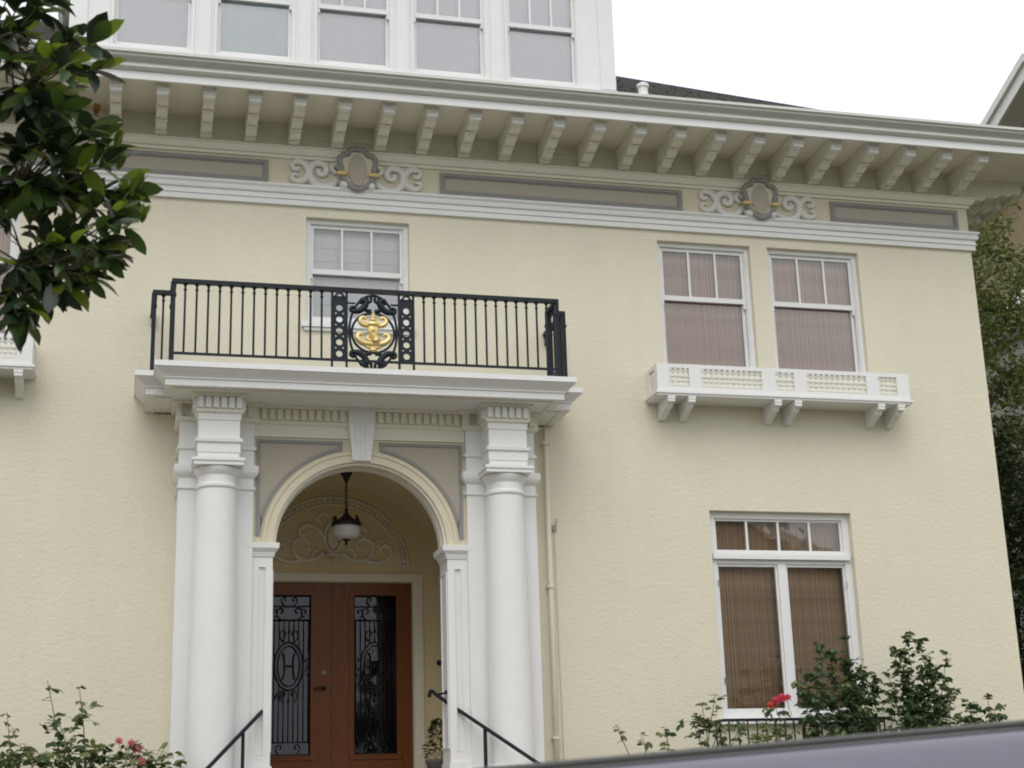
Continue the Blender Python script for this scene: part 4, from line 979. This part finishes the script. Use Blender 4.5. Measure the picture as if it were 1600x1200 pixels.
# pieces inside the frame: the 300 nearest are their own leaves, the rest one mass
inside = [l for l in all_leaves if l[3][0] > -10 and -20 < l[3][1] < 560]; inside.sort(key=lambda l: l[3][2]); singles = set(id(l) for l in inside[:300])
rest = MB()
for l in all_leaves:
    if id(l) in singles:
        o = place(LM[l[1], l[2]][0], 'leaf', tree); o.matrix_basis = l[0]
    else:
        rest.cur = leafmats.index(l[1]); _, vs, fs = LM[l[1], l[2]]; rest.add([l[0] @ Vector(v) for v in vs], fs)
for k in range(2600):      # the rest of the crown, out of the picture
    while True:
        P = Vector((random.uniform(-4.6, -.9), TY+random.uniform(-2, 2), random.uniform(2.7, 7.2)))
        q_ = ((P.x+2.6)/2.0)**2+((P.y-TY)/2.0)**2+((P.z-4.9)/2.3)**2
        if .25 < q_ < 1: 
            v = P-CAM; dep = v.dot(fw); sx = 800+F_PX*v.dot(rt)/dep; sy = 600-F_PX*v.dot(up)/dep
            if sx < -60: break
    rest.cur = random.choice((0, 0, 0, 1, 1, 2)); _, vs, fs = LM[leafmats[rest.cur], 0]
    M = Matrix.Translation(P) @ orient(Vector((random.uniform(-1, 1), random.uniform(-1, 1), random.uniform(-.6, .5))), random.uniform(-1, 1)); rest.add([M @ Vector(v) for v in vs], fs)
rest.build('crown', leafmats, tree, smooth=True, kind='stuff')

# ------------------------------------------------------------------ rose bushes
def rose_bush(label, cx, y, zb, stems, leafm, flowers=(), group='rose bushes along the front wall', leaf=.078, dens=1.12, light=.3):
    b = empty('rose_bush', (cx, y, zb), label, 'rose bush', group); st = MB(); lf = MB()
    lv, lfc = leaf_pts(1, .62, .2, .15, 3)
    for (tx, tz, spread, nl) in stems:
        p0 = Vector((cx+(tx-cx)*.35+random.uniform(-.08, .08), y+random.uniform(-.1, .1), zb)); p3 = Vector((tx, y+random.uniform(-.22, .1), tz))
        mid = p0.lerp(p3, .55)+Vector((random.uniform(-.12, .12), random.uniform(-.1, .1), .1)); C = catmull([p0, mid, p3], 8)
        st.tube(C, [.010, .007, .003], 5)
        for k in range(int(nl*dens)):
            t = random.uniform(.30, 1)**.8; c = C[min(int(t*len(C)), len(C)-1)]
            sp = spread*(1.05-.5*t)*1.0
            p = c+Vector((random.gauss(0, sp), random.gauss(0, sp*.7), random.gauss(0, sp*.6)))
            if p.y > -.04: p.y = -.04-random.random()*.1
            if p.z > tz+.05: p.z = tz-random.random()*.1
            if (p-c).length > .05 and random.random() < .5: st.tube([c, c.lerp(p, .5)+Vector((0, 0, .02)), p], .0025, 4)
            d0 = Vector((random.uniform(-1, 1), random.uniform(-1, .5), random.uniform(-.5, .5))).normalized(); sd_ = d0.cross(Vector((0, 0, 1))).normalized()
            lf.cur = 1 if random.random() < light else 0
            for q_, dd in enumerate((d0, (d0+sd_*1.1).normalized(), (d0-sd_*1.1).normalized(), )):
                M = Matrix.Translation(p-d0*.03*(q_ > 0)) @ orient(dd+Vector((0, 0, -.25)), random.uniform(-.8, .8)) @ Matrix.Scale(leaf*random.uniform(.7, 1.25), 4)
                lf.add([M @ Vector(v) for v in lv], lfc)
    st.build('stem', 'rose_stem', b, kind='stuff'); lf.build('foliage', leafm, b, kind='stuff')
    for (fx, fz, fr, fm) in flowers:
        g = MB(); fy = y-.25
        for ringk, (n_, rr_, tilt) in enumerate(((6, 1.0, .25), (6, .9, .6), (5, .7, .95), (4, .5, 1.25))):
            for k in range(n_):
                a = k*2*math.pi/n_+ringk*.6; d = Vector((math.cos(a)*math.cos(tilt), -math.sin(tilt)*.9, math.sin(a)*math.cos(tilt)+.15))
                vs, fs = leaf_pts(fr*rr_, fr*rr_*1.5, .3, -.35, 4); M = Matrix.Translation((fx, fy, fz)) @ orient(d, random.uniform(-.4, .4)); g.add([M @ Vector(v) for v in vs], fs)
        g.ball((fx, fy-fr*.2, fz), fr*.32, 7, 5); g.build('flower', fm, b, smooth=True)
        g = MB(); g.tube(catmull([(fx, fy+.01, fz-.02), (fx+.03, fy+.05, fz-.10), (fx+.09, fy+.12, fz-.22), (fx+.12, y, fz-.5)], 4), .003, 5); g.build('flower_stem', 'rose_stem', b)
DK = ['rose_leaf', 'rose_leaf_light']
rose_bush('sparse rose bush with pink blooms at the foot of the porch pier', -.35, -1.0, -.55, [(-1.1, 1.2, .07, 16), (-.72, 1.48, .09, 13), (-.42, 1.42, .09, 13), (-.62, 1.15, .10, 20), (-.38, 1.18, .09, 18), (-.95, .88, .16, 55), (-.55, .85, .18, 60), (-.2, .82, .16, 55), (.1, .85, .15, 45), (.42, .82, .12, 34), (.62, .72, .06, 10), (-1.4, 1.0, .14, 50), (-.7, .78, .2, 60), (-.05, .72, .2, 60), (.3, .74, .14, 40), (-1.1, .75, .2, 60)], DK, [(.17, .80, .06, 'petal_pale'), (.20, .68, .055, 'petal_pale'), (-.02, .88, .045, 'petal_pale'), (.10, .86, .045, 'petal_pale')], light=.6)
rose_bush('low pale green rose bush left of the iron window guard', 6.0, -.95, -.55, [(5.18, 1.0, .05, 12), (5.45, .85, .08, 18), (5.75, .93, .12, 30), (6.0, 1.05, .12, 34), (6.25, 1.28, .08, 16), (6.08, 1.2, .07, 10), (6.35, 1.0, .12, 34), (6.6, .98, .10, 26), (6.85, .92, .10, 24), (7.1, .92, .09, 20), (6.98, 1.12, .07, 18), (7.1, 1.1, .06, 14)], DK, [(6.92, 1.20, .055, 'petal_pink'), (7.00, 1.225, .06, 'petal_pink'), (6.86, 1.15, .05, 'petal_coral'), (7.07, 1.235, .045, 'petal_pink')], light=.55)
rose_bush('tall dark rose bush growing in front of the ground floor window', 7.93, -.85, -.55, [(7.42, 1.42, .07, 40), (7.40, 1.28, .08, 40), (7.62, 1.55, .10, 65), (7.58, 1.86, .03, 10), (7.84, 1.76, .10, 75), (8.0, 1.68, .10, 75), (8.2, 1.58, .10, 75), (7.95, 1.35, .15, 85), (8.2, 1.3, .14, 80), (7.7, 1.25, .13, 70), (8.36, 1.48, .07, 40), (8.40, 1.30, .07, 35), (7.98, 1.94, .02, 5), (7.9, 1.05, .17, 80), (8.2, 1.0, .15, 60)], DK, light=.12)
rose_bush('tall dark rose bush against bare stucco near the house corner', 8.93, -.75, -.55, [(8.70, 1.84, .07, 40), (8.87, 2.0, .07, 45), (8.99, 1.90, .09, 55), (8.78, 1.62, .11, 80), (9.05, 1.6, .11, 80), (9.22, 1.76, .04, 16), (8.92, 1.35, .13, 95), (8.76, 1.15, .12, 70), (9.12, 1.25, .11, 75), (8.58, 1.56, .05, 22), (8.95, 1.0, .13, 70), (9.22, 1.45, .06, 25)], DK, light=.12)
rose_bush('small rose bush with thin twigs beside the house corner', 9.6, -.75, -.55, [(9.35, 1.35, .08, 40), (9.55, 1.2, .11, 60), (9.7, 1.3, .05, 16), (9.85, 1.15, .07, 26), (9.4, 1.0, .13, 60), (9.95, 1.05, .04, 10), (9.7, .95, .12, 50)], DK, light=.2)

# pot with a plant inside the porch
pt = empty('potted_plant', (3.50, .55, PF), 'small dark potted evergreen beside the front door', 'potted plant')
g = MB(); g.lathe([(.11, PF), (.15, PF+.05), (.17, PF+.22), (.19, PF+.24), (.19, PF+.28), (.16, PF+.28)], (3.55, .55), 16); g.build('pot', 'terracotta', pt, smooth=True)
g = MB(); lv, lfc = leaf_pts(1, .5, .2, .1, 2)
for k in range(420):
    t = random.random(); rr_ = .17*(1-t)**.7+.03; a = random.uniform(0, 6.283); p = Vector((3.53+rr_*math.cos(a)*random.random()**.5, .55+rr_*math.sin(a), PF+.30+.42*t))
    M = Matrix.Translation(p) @ orient(Vector((math.cos(a), math.sin(a), random.uniform(-.3, .6))), random.uniform(-1, 1)) @ Matrix.Scale(.06, 4); g.add([M @ Vector(v) for v in lv], lfc)
g.build('foliage', 'tree_leaf_dark', pt, kind='stuff')

# ------------------------------------------------------------------ trees beside the house
def leafy_tree(name, label, base, h, clumps, mats, nleaf, size, tr=.12):
    t = empty(name, base, label, 'tree', 'trees between the houses'); g = MB(); bx_, by_, bz_ = base
    g.tube(catmull([(bx_, by_, bz_), (bx_+.1, by_, bz_+h*.3), (bx_-.05, by_+.1, bz_+h*.6), (bx_+.1, by_, bz_+h*.92)], 6), [tr, tr*.8, tr*.5, tr*.15], 8); g.build('trunk', 'bark', t, smooth=True)
    g = MB()
    for c in clumps:
        z0_ = max(bz_+h*.2, c[2]-c[3]*1.6); g.tube(catmull([(bx_, by_, z0_), ((bx_+c[0])/2, (by_+c[1])/2, (z0_+c[2])/2+.1), c[:3]], 4), [tr*.4, tr*.25, tr*.08], 5)
    g.build('limbs', 'bark', t, smooth=True, kind='stuff')
    g = MB(); lv, lfc = leaf_pts(1, .5, .25, .2, 2); tot = sum(c[3]**2 for c in clumps)
    for c in clumps:
        sub = [(Vector(c[:3])+Vector((random.gauss(0, 1), random.gauss(0, 1), random.gauss(0, 1)))*c[3]*.45) for _ in range(9)]
        for k in range(int(nleaf*c[3]**2/tot)):
            s_ = random.choice(sub); p = s_+Vector((random.gauss(0, 1), random.gauss(0, 1), random.gauss(0, .8)))*c[3]*.24
            g.cur = 1 if random.random() < .3 and len(mats) > 1 else 0
            M = Matrix.Translation(p) @ orient(Vector((random.uniform(-1, 1), random.uniform(-1, 1), random.uniform(-.8, .4))), random.uniform(-1.5, 1.5)) @ Matrix.Scale(size*random.uniform(.6, 1.3), 4)
            g.add([M @ Vector(v) for v in lv], lfc)
    g.build('crown', mats, t, kind='stuff')
leafy_tree('garden_tree', 'light green small leaved tree beyond the house corner', (12.55, 3.6, GZ), 9.2, [(12.3, 3.4, 7.7, .65), (12.9, 3.6, 8.2, .7), (13.5, 3.9, 7.6, .8), (12.5, 3.5, 6.6, .55), (13.3, 3.7, 6.4, .8), (12.2, 3.5, 5.6, .45), (13.2, 3.6, 5.3, .7), (14.0, 3.8, 6.9, .7), (13.9, 3.9, 8.6, .6), (13.4, 3.7, 9.2, .55), (12.75, 3.5, 7.2, .6), (12.6, 3.4, 8.6, .45)], ['tree_leaf', 'tree_leaf_mid'], 9500, .10)
leafy_tree('garden_tree', 'dark shaded evergreen tree low beyond the house corner', (12.4, 2.6, GZ), 6.4, [(12.0, 2.5, 4.6, .75), (12.6, 2.7, 4.9, .7), (12.2, 2.5, 3.6, .85), (12.8, 2.6, 3.9, .85), (12.1, 2.4, 2.6, .85), (12.7, 2.5, 2.8, .9), (12.2, 2.4, 1.6, .9), (12.8, 2.6, 1.7, .9), (12.3, 2.4, .7, .9), (12.9, 2.5, .6, .9), (13.4, 2.8, 3.0, .9), (13.5, 2.8, 4.4, .8)], ['tree_leaf_dark', 'tree_leaf_dark'], 16000, .10)

# ------------------------------------------------------------------ other houses
def gable_house(label, x0, x1, y0, y1, zb, ze, zr, wallm, roofm, group=None, oh=.6, front=-1, wins=()):
    h = empty('house', ((x0+x1)/2, (y0+y1)/2, zb), label, 'house', group); cx = (x0+x1)/2
    g = MB(); g.prism([(x0, zb), (x1, zb), (x1, ze), (cx, zr), (x0, ze)], 'y', y0, y1); g.build('wall', wallm, h)
    sl = (zr-ze)/(cx-x0); ya, yb = y0-oh, y1+oh
    for s_ in (-1, 1):
        xe = cx+s_*(cx-x0+oh); zz = ze-oh*sl; g = MB()
        pts = [(cx, zr+.02), (xe, zz+.02), (xe, zz+.17), (cx, zr+.17)]
        g.prism(pts, 'y', ya, yb); rf = g.build('roof', roofm, h)
        for yy, d in ((ya, -1), (yb, 1)):
            g = MB(); a, b = sorted((yy, yy+d*.06)); g.prism([(cx, zr-.30), (xe, zz-.30), (xe, zz+.10), (cx, zr+.10)], 'y', a, b)
            a, b = sorted((yy+d*.061, yy+d*.13)); g.prism([(cx, zr+.0), (xe, zz+.0), (xe, zz+.14), (cx, zr+.14)], 'y', a, b)
            g.build('rake_board', 'white', rf)
    yf = y0 if front < 0 else y1; d = -1 if front < 0 else 1
    for (wx, wz, ww, wh) in wins:
        g = MB(); a, b = sorted((yf+d*.001, yf+d*.06)); frame_boxes(g, wx-ww/2, wx+ww/2, wz, wz+wh, a, b, .10); wn = g.build('window', 'white', h)
        a, b = sorted((yf+d*.002, yf+d*.02)); g = MB(); g.box(wx-ww/2+.1, wx+ww/2-.1, a, b, wz+.1, wz+wh-.1); g.build('pane', 'car_glass', wn)
        g = MB(); a, b = sorted((yf+d*.021, yf+d*.05)); g.box(wx-ww/2+.1, wx+ww/2-.1, a, b, wz+wh/2-.03, wz+wh/2+.03); g.build('meeting_rail', 'white', wn)
    return h
def neighbour():
    X0, X1, yr, zr, sl, oh = 15.75, 25.0, 4.25, 12.62, .419, .75
    h = empty('house', (20, yr, GZ), 'ochre neighbouring house with white trimmed gable beyond the roof corner', 'house')
    ya, yb = yr-5.4, yr+5.4; ze = zr-sl*5.4
    g = MB(); g.prism([(ya, GZ), (yb, GZ), (yb, ze), (yr, zr), (ya, ze)], 'x', X0, X1); g.build('wall', 'ochre_shingle', h)
    for s_ in (-1, 1):
        yo = yr+s_*6.0; zo = zr-sl*6.0
        g = MB(); g.prism([(yr, zr+.02), (yo, zo+.02), (yo, zo+.16), (yr, zr+.16)], 'x', X0-oh, X1+oh); rf = g.build('roof', 'blue_grey', h)
        g = MB(); g.prism([(yr, zr-.27), (yo, zo-.27), (yo, zo+.10), (yr, zr+.10)], 'x', X0-oh-.05, X0-oh-.001)
        g.prism([(yr, zr-.02), (yo, zo-.02), (yo, zo+.13), (yr, zr+.13)], 'x', X0-oh-.11, X0-oh-.051); g.build('rake_board', 'gutter', rf)
        g = MB(); g.prism([(yr, zr-.03), (yo, zo-.03), (yo, zo+.018), (yr, zr+.018)], 'x', X0-oh+.002, X0-.11); g.build('soffit', 'gutter', rf)
        g = MB(); g.prism([(yr, zr-.32), (yo, zo-.32), (yo, zo-.02), (yr, zr-.02)], 'x', X0-.10, X0-.001); g.build('frieze_board', 'gutter', rf)
    for z in (4.6, 8.9):
        g = MB(); g.box(X0-.06, X0-.001, ya, yb, z, z+.22); g.build('belt_board', 'white', h)
    for (yy, z, ww, hh) in ((4.3, 9.6, 1.0, 1.5), (6.6, 6.3, 1.1, 1.7), (3.2, 6.3, 1.1, 1.7), (6.6, 2.0, 1.1, 1.8), (3.2, 2.0, 1.1, 1.8)):
        g = MB()
        for (a, b, c, d) in ((yy-ww/2, yy-ww/2+.12, z, z+hh), (yy+ww/2-.12, yy+ww/2, z, z+hh), (yy-ww/2+.12, yy+ww/2-.12, z, z+.12), (yy-ww/2+.12, yy+ww/2-.12, z+hh-.12, z+hh)): g.box(X0-.07, X0-.001, a, b, c, d)
        wn = g.build('window', 'white', h); g = MB(); g.box(X0-.03, X0-.002, yy-ww/2+.12, yy+ww/2-.12, z+.12, z+hh-.12); g.build('pane', 'car_glass', wn)
        g = MB(); g.box(X0-.055, X0-.031, yy-ww/2+.12, yy+ww/2-.12, z+hh/2-.03, z+hh/2+.03); g.build('meeting_rail', 'white', wn)
    g = MB(); g.prism([(X0-.002, 8.45), (X0-1.3, 7.85), (X0-1.3, 7.70), (X0-.002, 8.25)], 'y', 4.2, 8.4); g.build('bay_roof', 'grey_roof', h)
    g = MB(); g.box(X0-1.2, X0-.003, 4.3, 8.3, GZ, 7.72); g.build('bay', 'house_grey', h)
neighbour()
for i, (a, b, ze, zr, m, lab) in enumerate(((-20, -9, 5.2, 9.2, 'house_grey', 'grey gabled house across the street'), (-7, 3.0, 5.6, 9.0, 'house_tan', 'tan gabled house across the street'), (13.0, 26.5, 6.8, 10.3, 'house_grey', 'pale gabled house across the street at the far end'))):
    c = (a+b)/2
    gable_house(lab, a, b, -42, -31, GZ, ze, zr, m, 'grey_roof', 'houses across the street', front=1, wins=[(c-2.5, .2, 1.4, 1.8), (c+2.5, .2, 1.4, 1.8), (c-2, 3.4, 1.1, 1.5), (c+2, 3.4, 1.1, 1.5)])
leafy_tree('street_tree', 'leafy street tree on the far side of the street', (7.3, -25.5, GZ), 6.2, [(7.3, -25.5, 3.0, 1.2), (6.7, -25.8, 2.4, .9), (8.2, -25.4, 2.6, 1.1), (7.4, -25.2, 4.1, .8), (7.6, -25.2, 1.4, 1.1)], ['tree_leaf_dark', 'tree_leaf'], 5000, .14)

# ------------------------------------------------------------------ parked car (only its roof edge is in the picture)
def car():
    cy0, cy1 = -13.25, -11.45; cyc = (cy0+cy1)/2; xf = .05                       # xf: where the windscreen base starts
    c = empty('parked_car', (2.6, cyc, GZ), 'silver grey parked car, only its roof edge showing along the bottom', 'car')
    roofz = lambda x: .122+.063*(min(x, 2.6)-.914)+.045*(1-math.exp(-max(0, x-2.6)*1.5))-.06*max(0, (x-3.4)/1.3)**2
    # lower body
    prof = [(-1.15, -1.12), (-1.2, -.85), (-1.12, -.62), (-.9, -.52), (.12, -.40), (4.75, -.36), (4.9, -.5), (4.95, -.85), (4.88, -1.12)]
    g = MB(); n = len(prof)
    secs = [(cy0+.10, .96), (cy0+.02, .985), (cy0, 1), (cy1, 1), (cy1-.02, .985), (cy1-.10, .96)]
    secs = [(cy0+.12, .0), (cy0+.03, 0), (cy0, -.03), (cy1, -.03), (cy1-.03, 0), (cy1-.12, 0)]
    ys = [cy0, cy0+.06, cy0+.25, cy1-.25, cy1-.06, cy1]; ins = [.10, .03, 0, 0, .03, .10]
    vs = []
    for y_, i_ in zip(ys, ins):
        for (x_, z_) in prof: vs.append((1.87+(x_-1.87)*(1-i_*.25), y_, -.8+(z_+.8)*(1-i_*.9)))
    fs = [(a*n+k, a*n+(k+1) % n, (a+1)*n+(k+1) % n, (a+1)*n+k) for a in range(len(ys)-1) for k in range(n)]+[tuple(range(n)), tuple(range((len(ys)-1)*n, len(ys)*n))[::-1]]
    g.add(vs, fs); body = smooth_by_angle(g.build('body', 'car_paint', c), 40)
    # roof shell with rounded cant rails
    g = MB(); nx = 28; xs_ = [.62+(4.35-.62)*k/nx for k in range(nx+1)]
    cross = [(cy0+.135, -.125), (cy0+.150, -.085), (cy0+.172, -.045), (cy0+.205, -.014), (cy0+.26, .004), (cy0+.45, .022), (cyc, .03), (cy1-.45, .022), (cy1-.26, .004), (cy1-.205, -.014), (cy1-.172, -.045), (cy1-.150, -.085), (cy1-.135, -.125)]
    m_ = len(cross); vs = []
    for x_ in xs_:
        e = min(1, (x_-.62)/.5); e2 = min(1, (4.35-x_)/.3)
        for (y_, z_) in cross: vs.append((x_, cyc+(y_-cyc)*(.955+.045*e), roofz(x_)-.03*(1-e)**2-.03*(1-e2)**2+z_))
    fs = [(a*m_+k, a*m_+k+1, (a+1)*m_+k+1, (a+1)*m_+k) for a in range(nx) for k in range(m_-1)]
    g.add(vs, fs); g.build('roof', 'car_paint', c, smooth=True)
    # dark ditch strip on the roof, near side and far side
    for s_, yk in ((1, cy0+.245), (-1, cy1-.245)):
        g = MB(); g.tube([(x_, yk, roofz(x_)+.012) for x_ in xs_[2:-1]], .010, 6); g.build('roof_strip', 'roof_strip', c, smooth=True)
    # greenhouse glass
    g = MB(); zlo = -.40
    ring0 = [(.0, cy0+.03), (4.72, cy0+.03), (4.72, cy1-.03), (.0, cy1-.03)]; ring1 = [(.66, cy0+.16), (4.36, cy0+.16), (4.36, cy1-.16), (.66, cy1-.16)]
    vs = [(a, b, zlo) for a, b in ring0]+[(a, b, roofz(a)-.075) for a, b in ring1]
    g.add(vs, [(0, 1, 5, 4), (1, 2, 6, 5), (2, 3, 7, 6), (3, 0, 4, 7)]); g.build('windows', 'car_glass', c)
    for y_, s_ in ((cy0, 1), (cy1, -1)):
        for (xa, xb) in ((.04, .68), (2.25, 2.28), (3.55, 3.60), (4.72, 4.34)):
            g = MB(); g.tube([(xa, y_+s_*.03, zlo), (xb, y_+s_*.21, roofz(xb)-.09)], .035, 6); g.build('pillar', 'car_paint', c)
        for xa in (1.0, 2.5):
            g = MB(); g.box(xa+.75, xa+.95, min(y_-s_*.03, y_+s_*.01), max(y_-s_*.03, y_+s_*.01), -.55, -.52); g.build('door_handle', 'car_paint', c)
        for xw in (-.25, 3.95):
            g = MB(); yy = y_+s_*.10
            ring_ = [(xw+.33*math.cos(t*math.pi/14), GZ+.335+.33*math.sin(t*math.pi/14)) for t in range(28)]
            g.prism(ring_, 'y', yy-.11, yy+.11); wl = g.build('wheel', 'rubber', c)
            g = MB(); ring_ = [(xw+.21*math.cos(t*math.pi/10), GZ+.335+.21*math.sin(t*math.pi/10)) for t in range(20)]; g.prism(ring_, 'y', yy-s_*.115-.004, yy-s_*.115+.004); g.build('rim', 'chrome', wl)
        g = MB(); g.ball((.55, y_-s_*.10, -.33), (.07, .10, .08)); g.build('mirror', 'car_paint', c, smooth=True)
        g = MB(); g.ball((-1.05, y_+s_*.28, -.72), (.10, .20, .08)); g.build('headlight', 'lamp_clear', c, smooth=True)
        g = MB(); g.ball((4.86, y_+s_*.22, -.62), (.08, .16, .12)); g.build('tail_light', 'tail_red', c, smooth=True)
car()
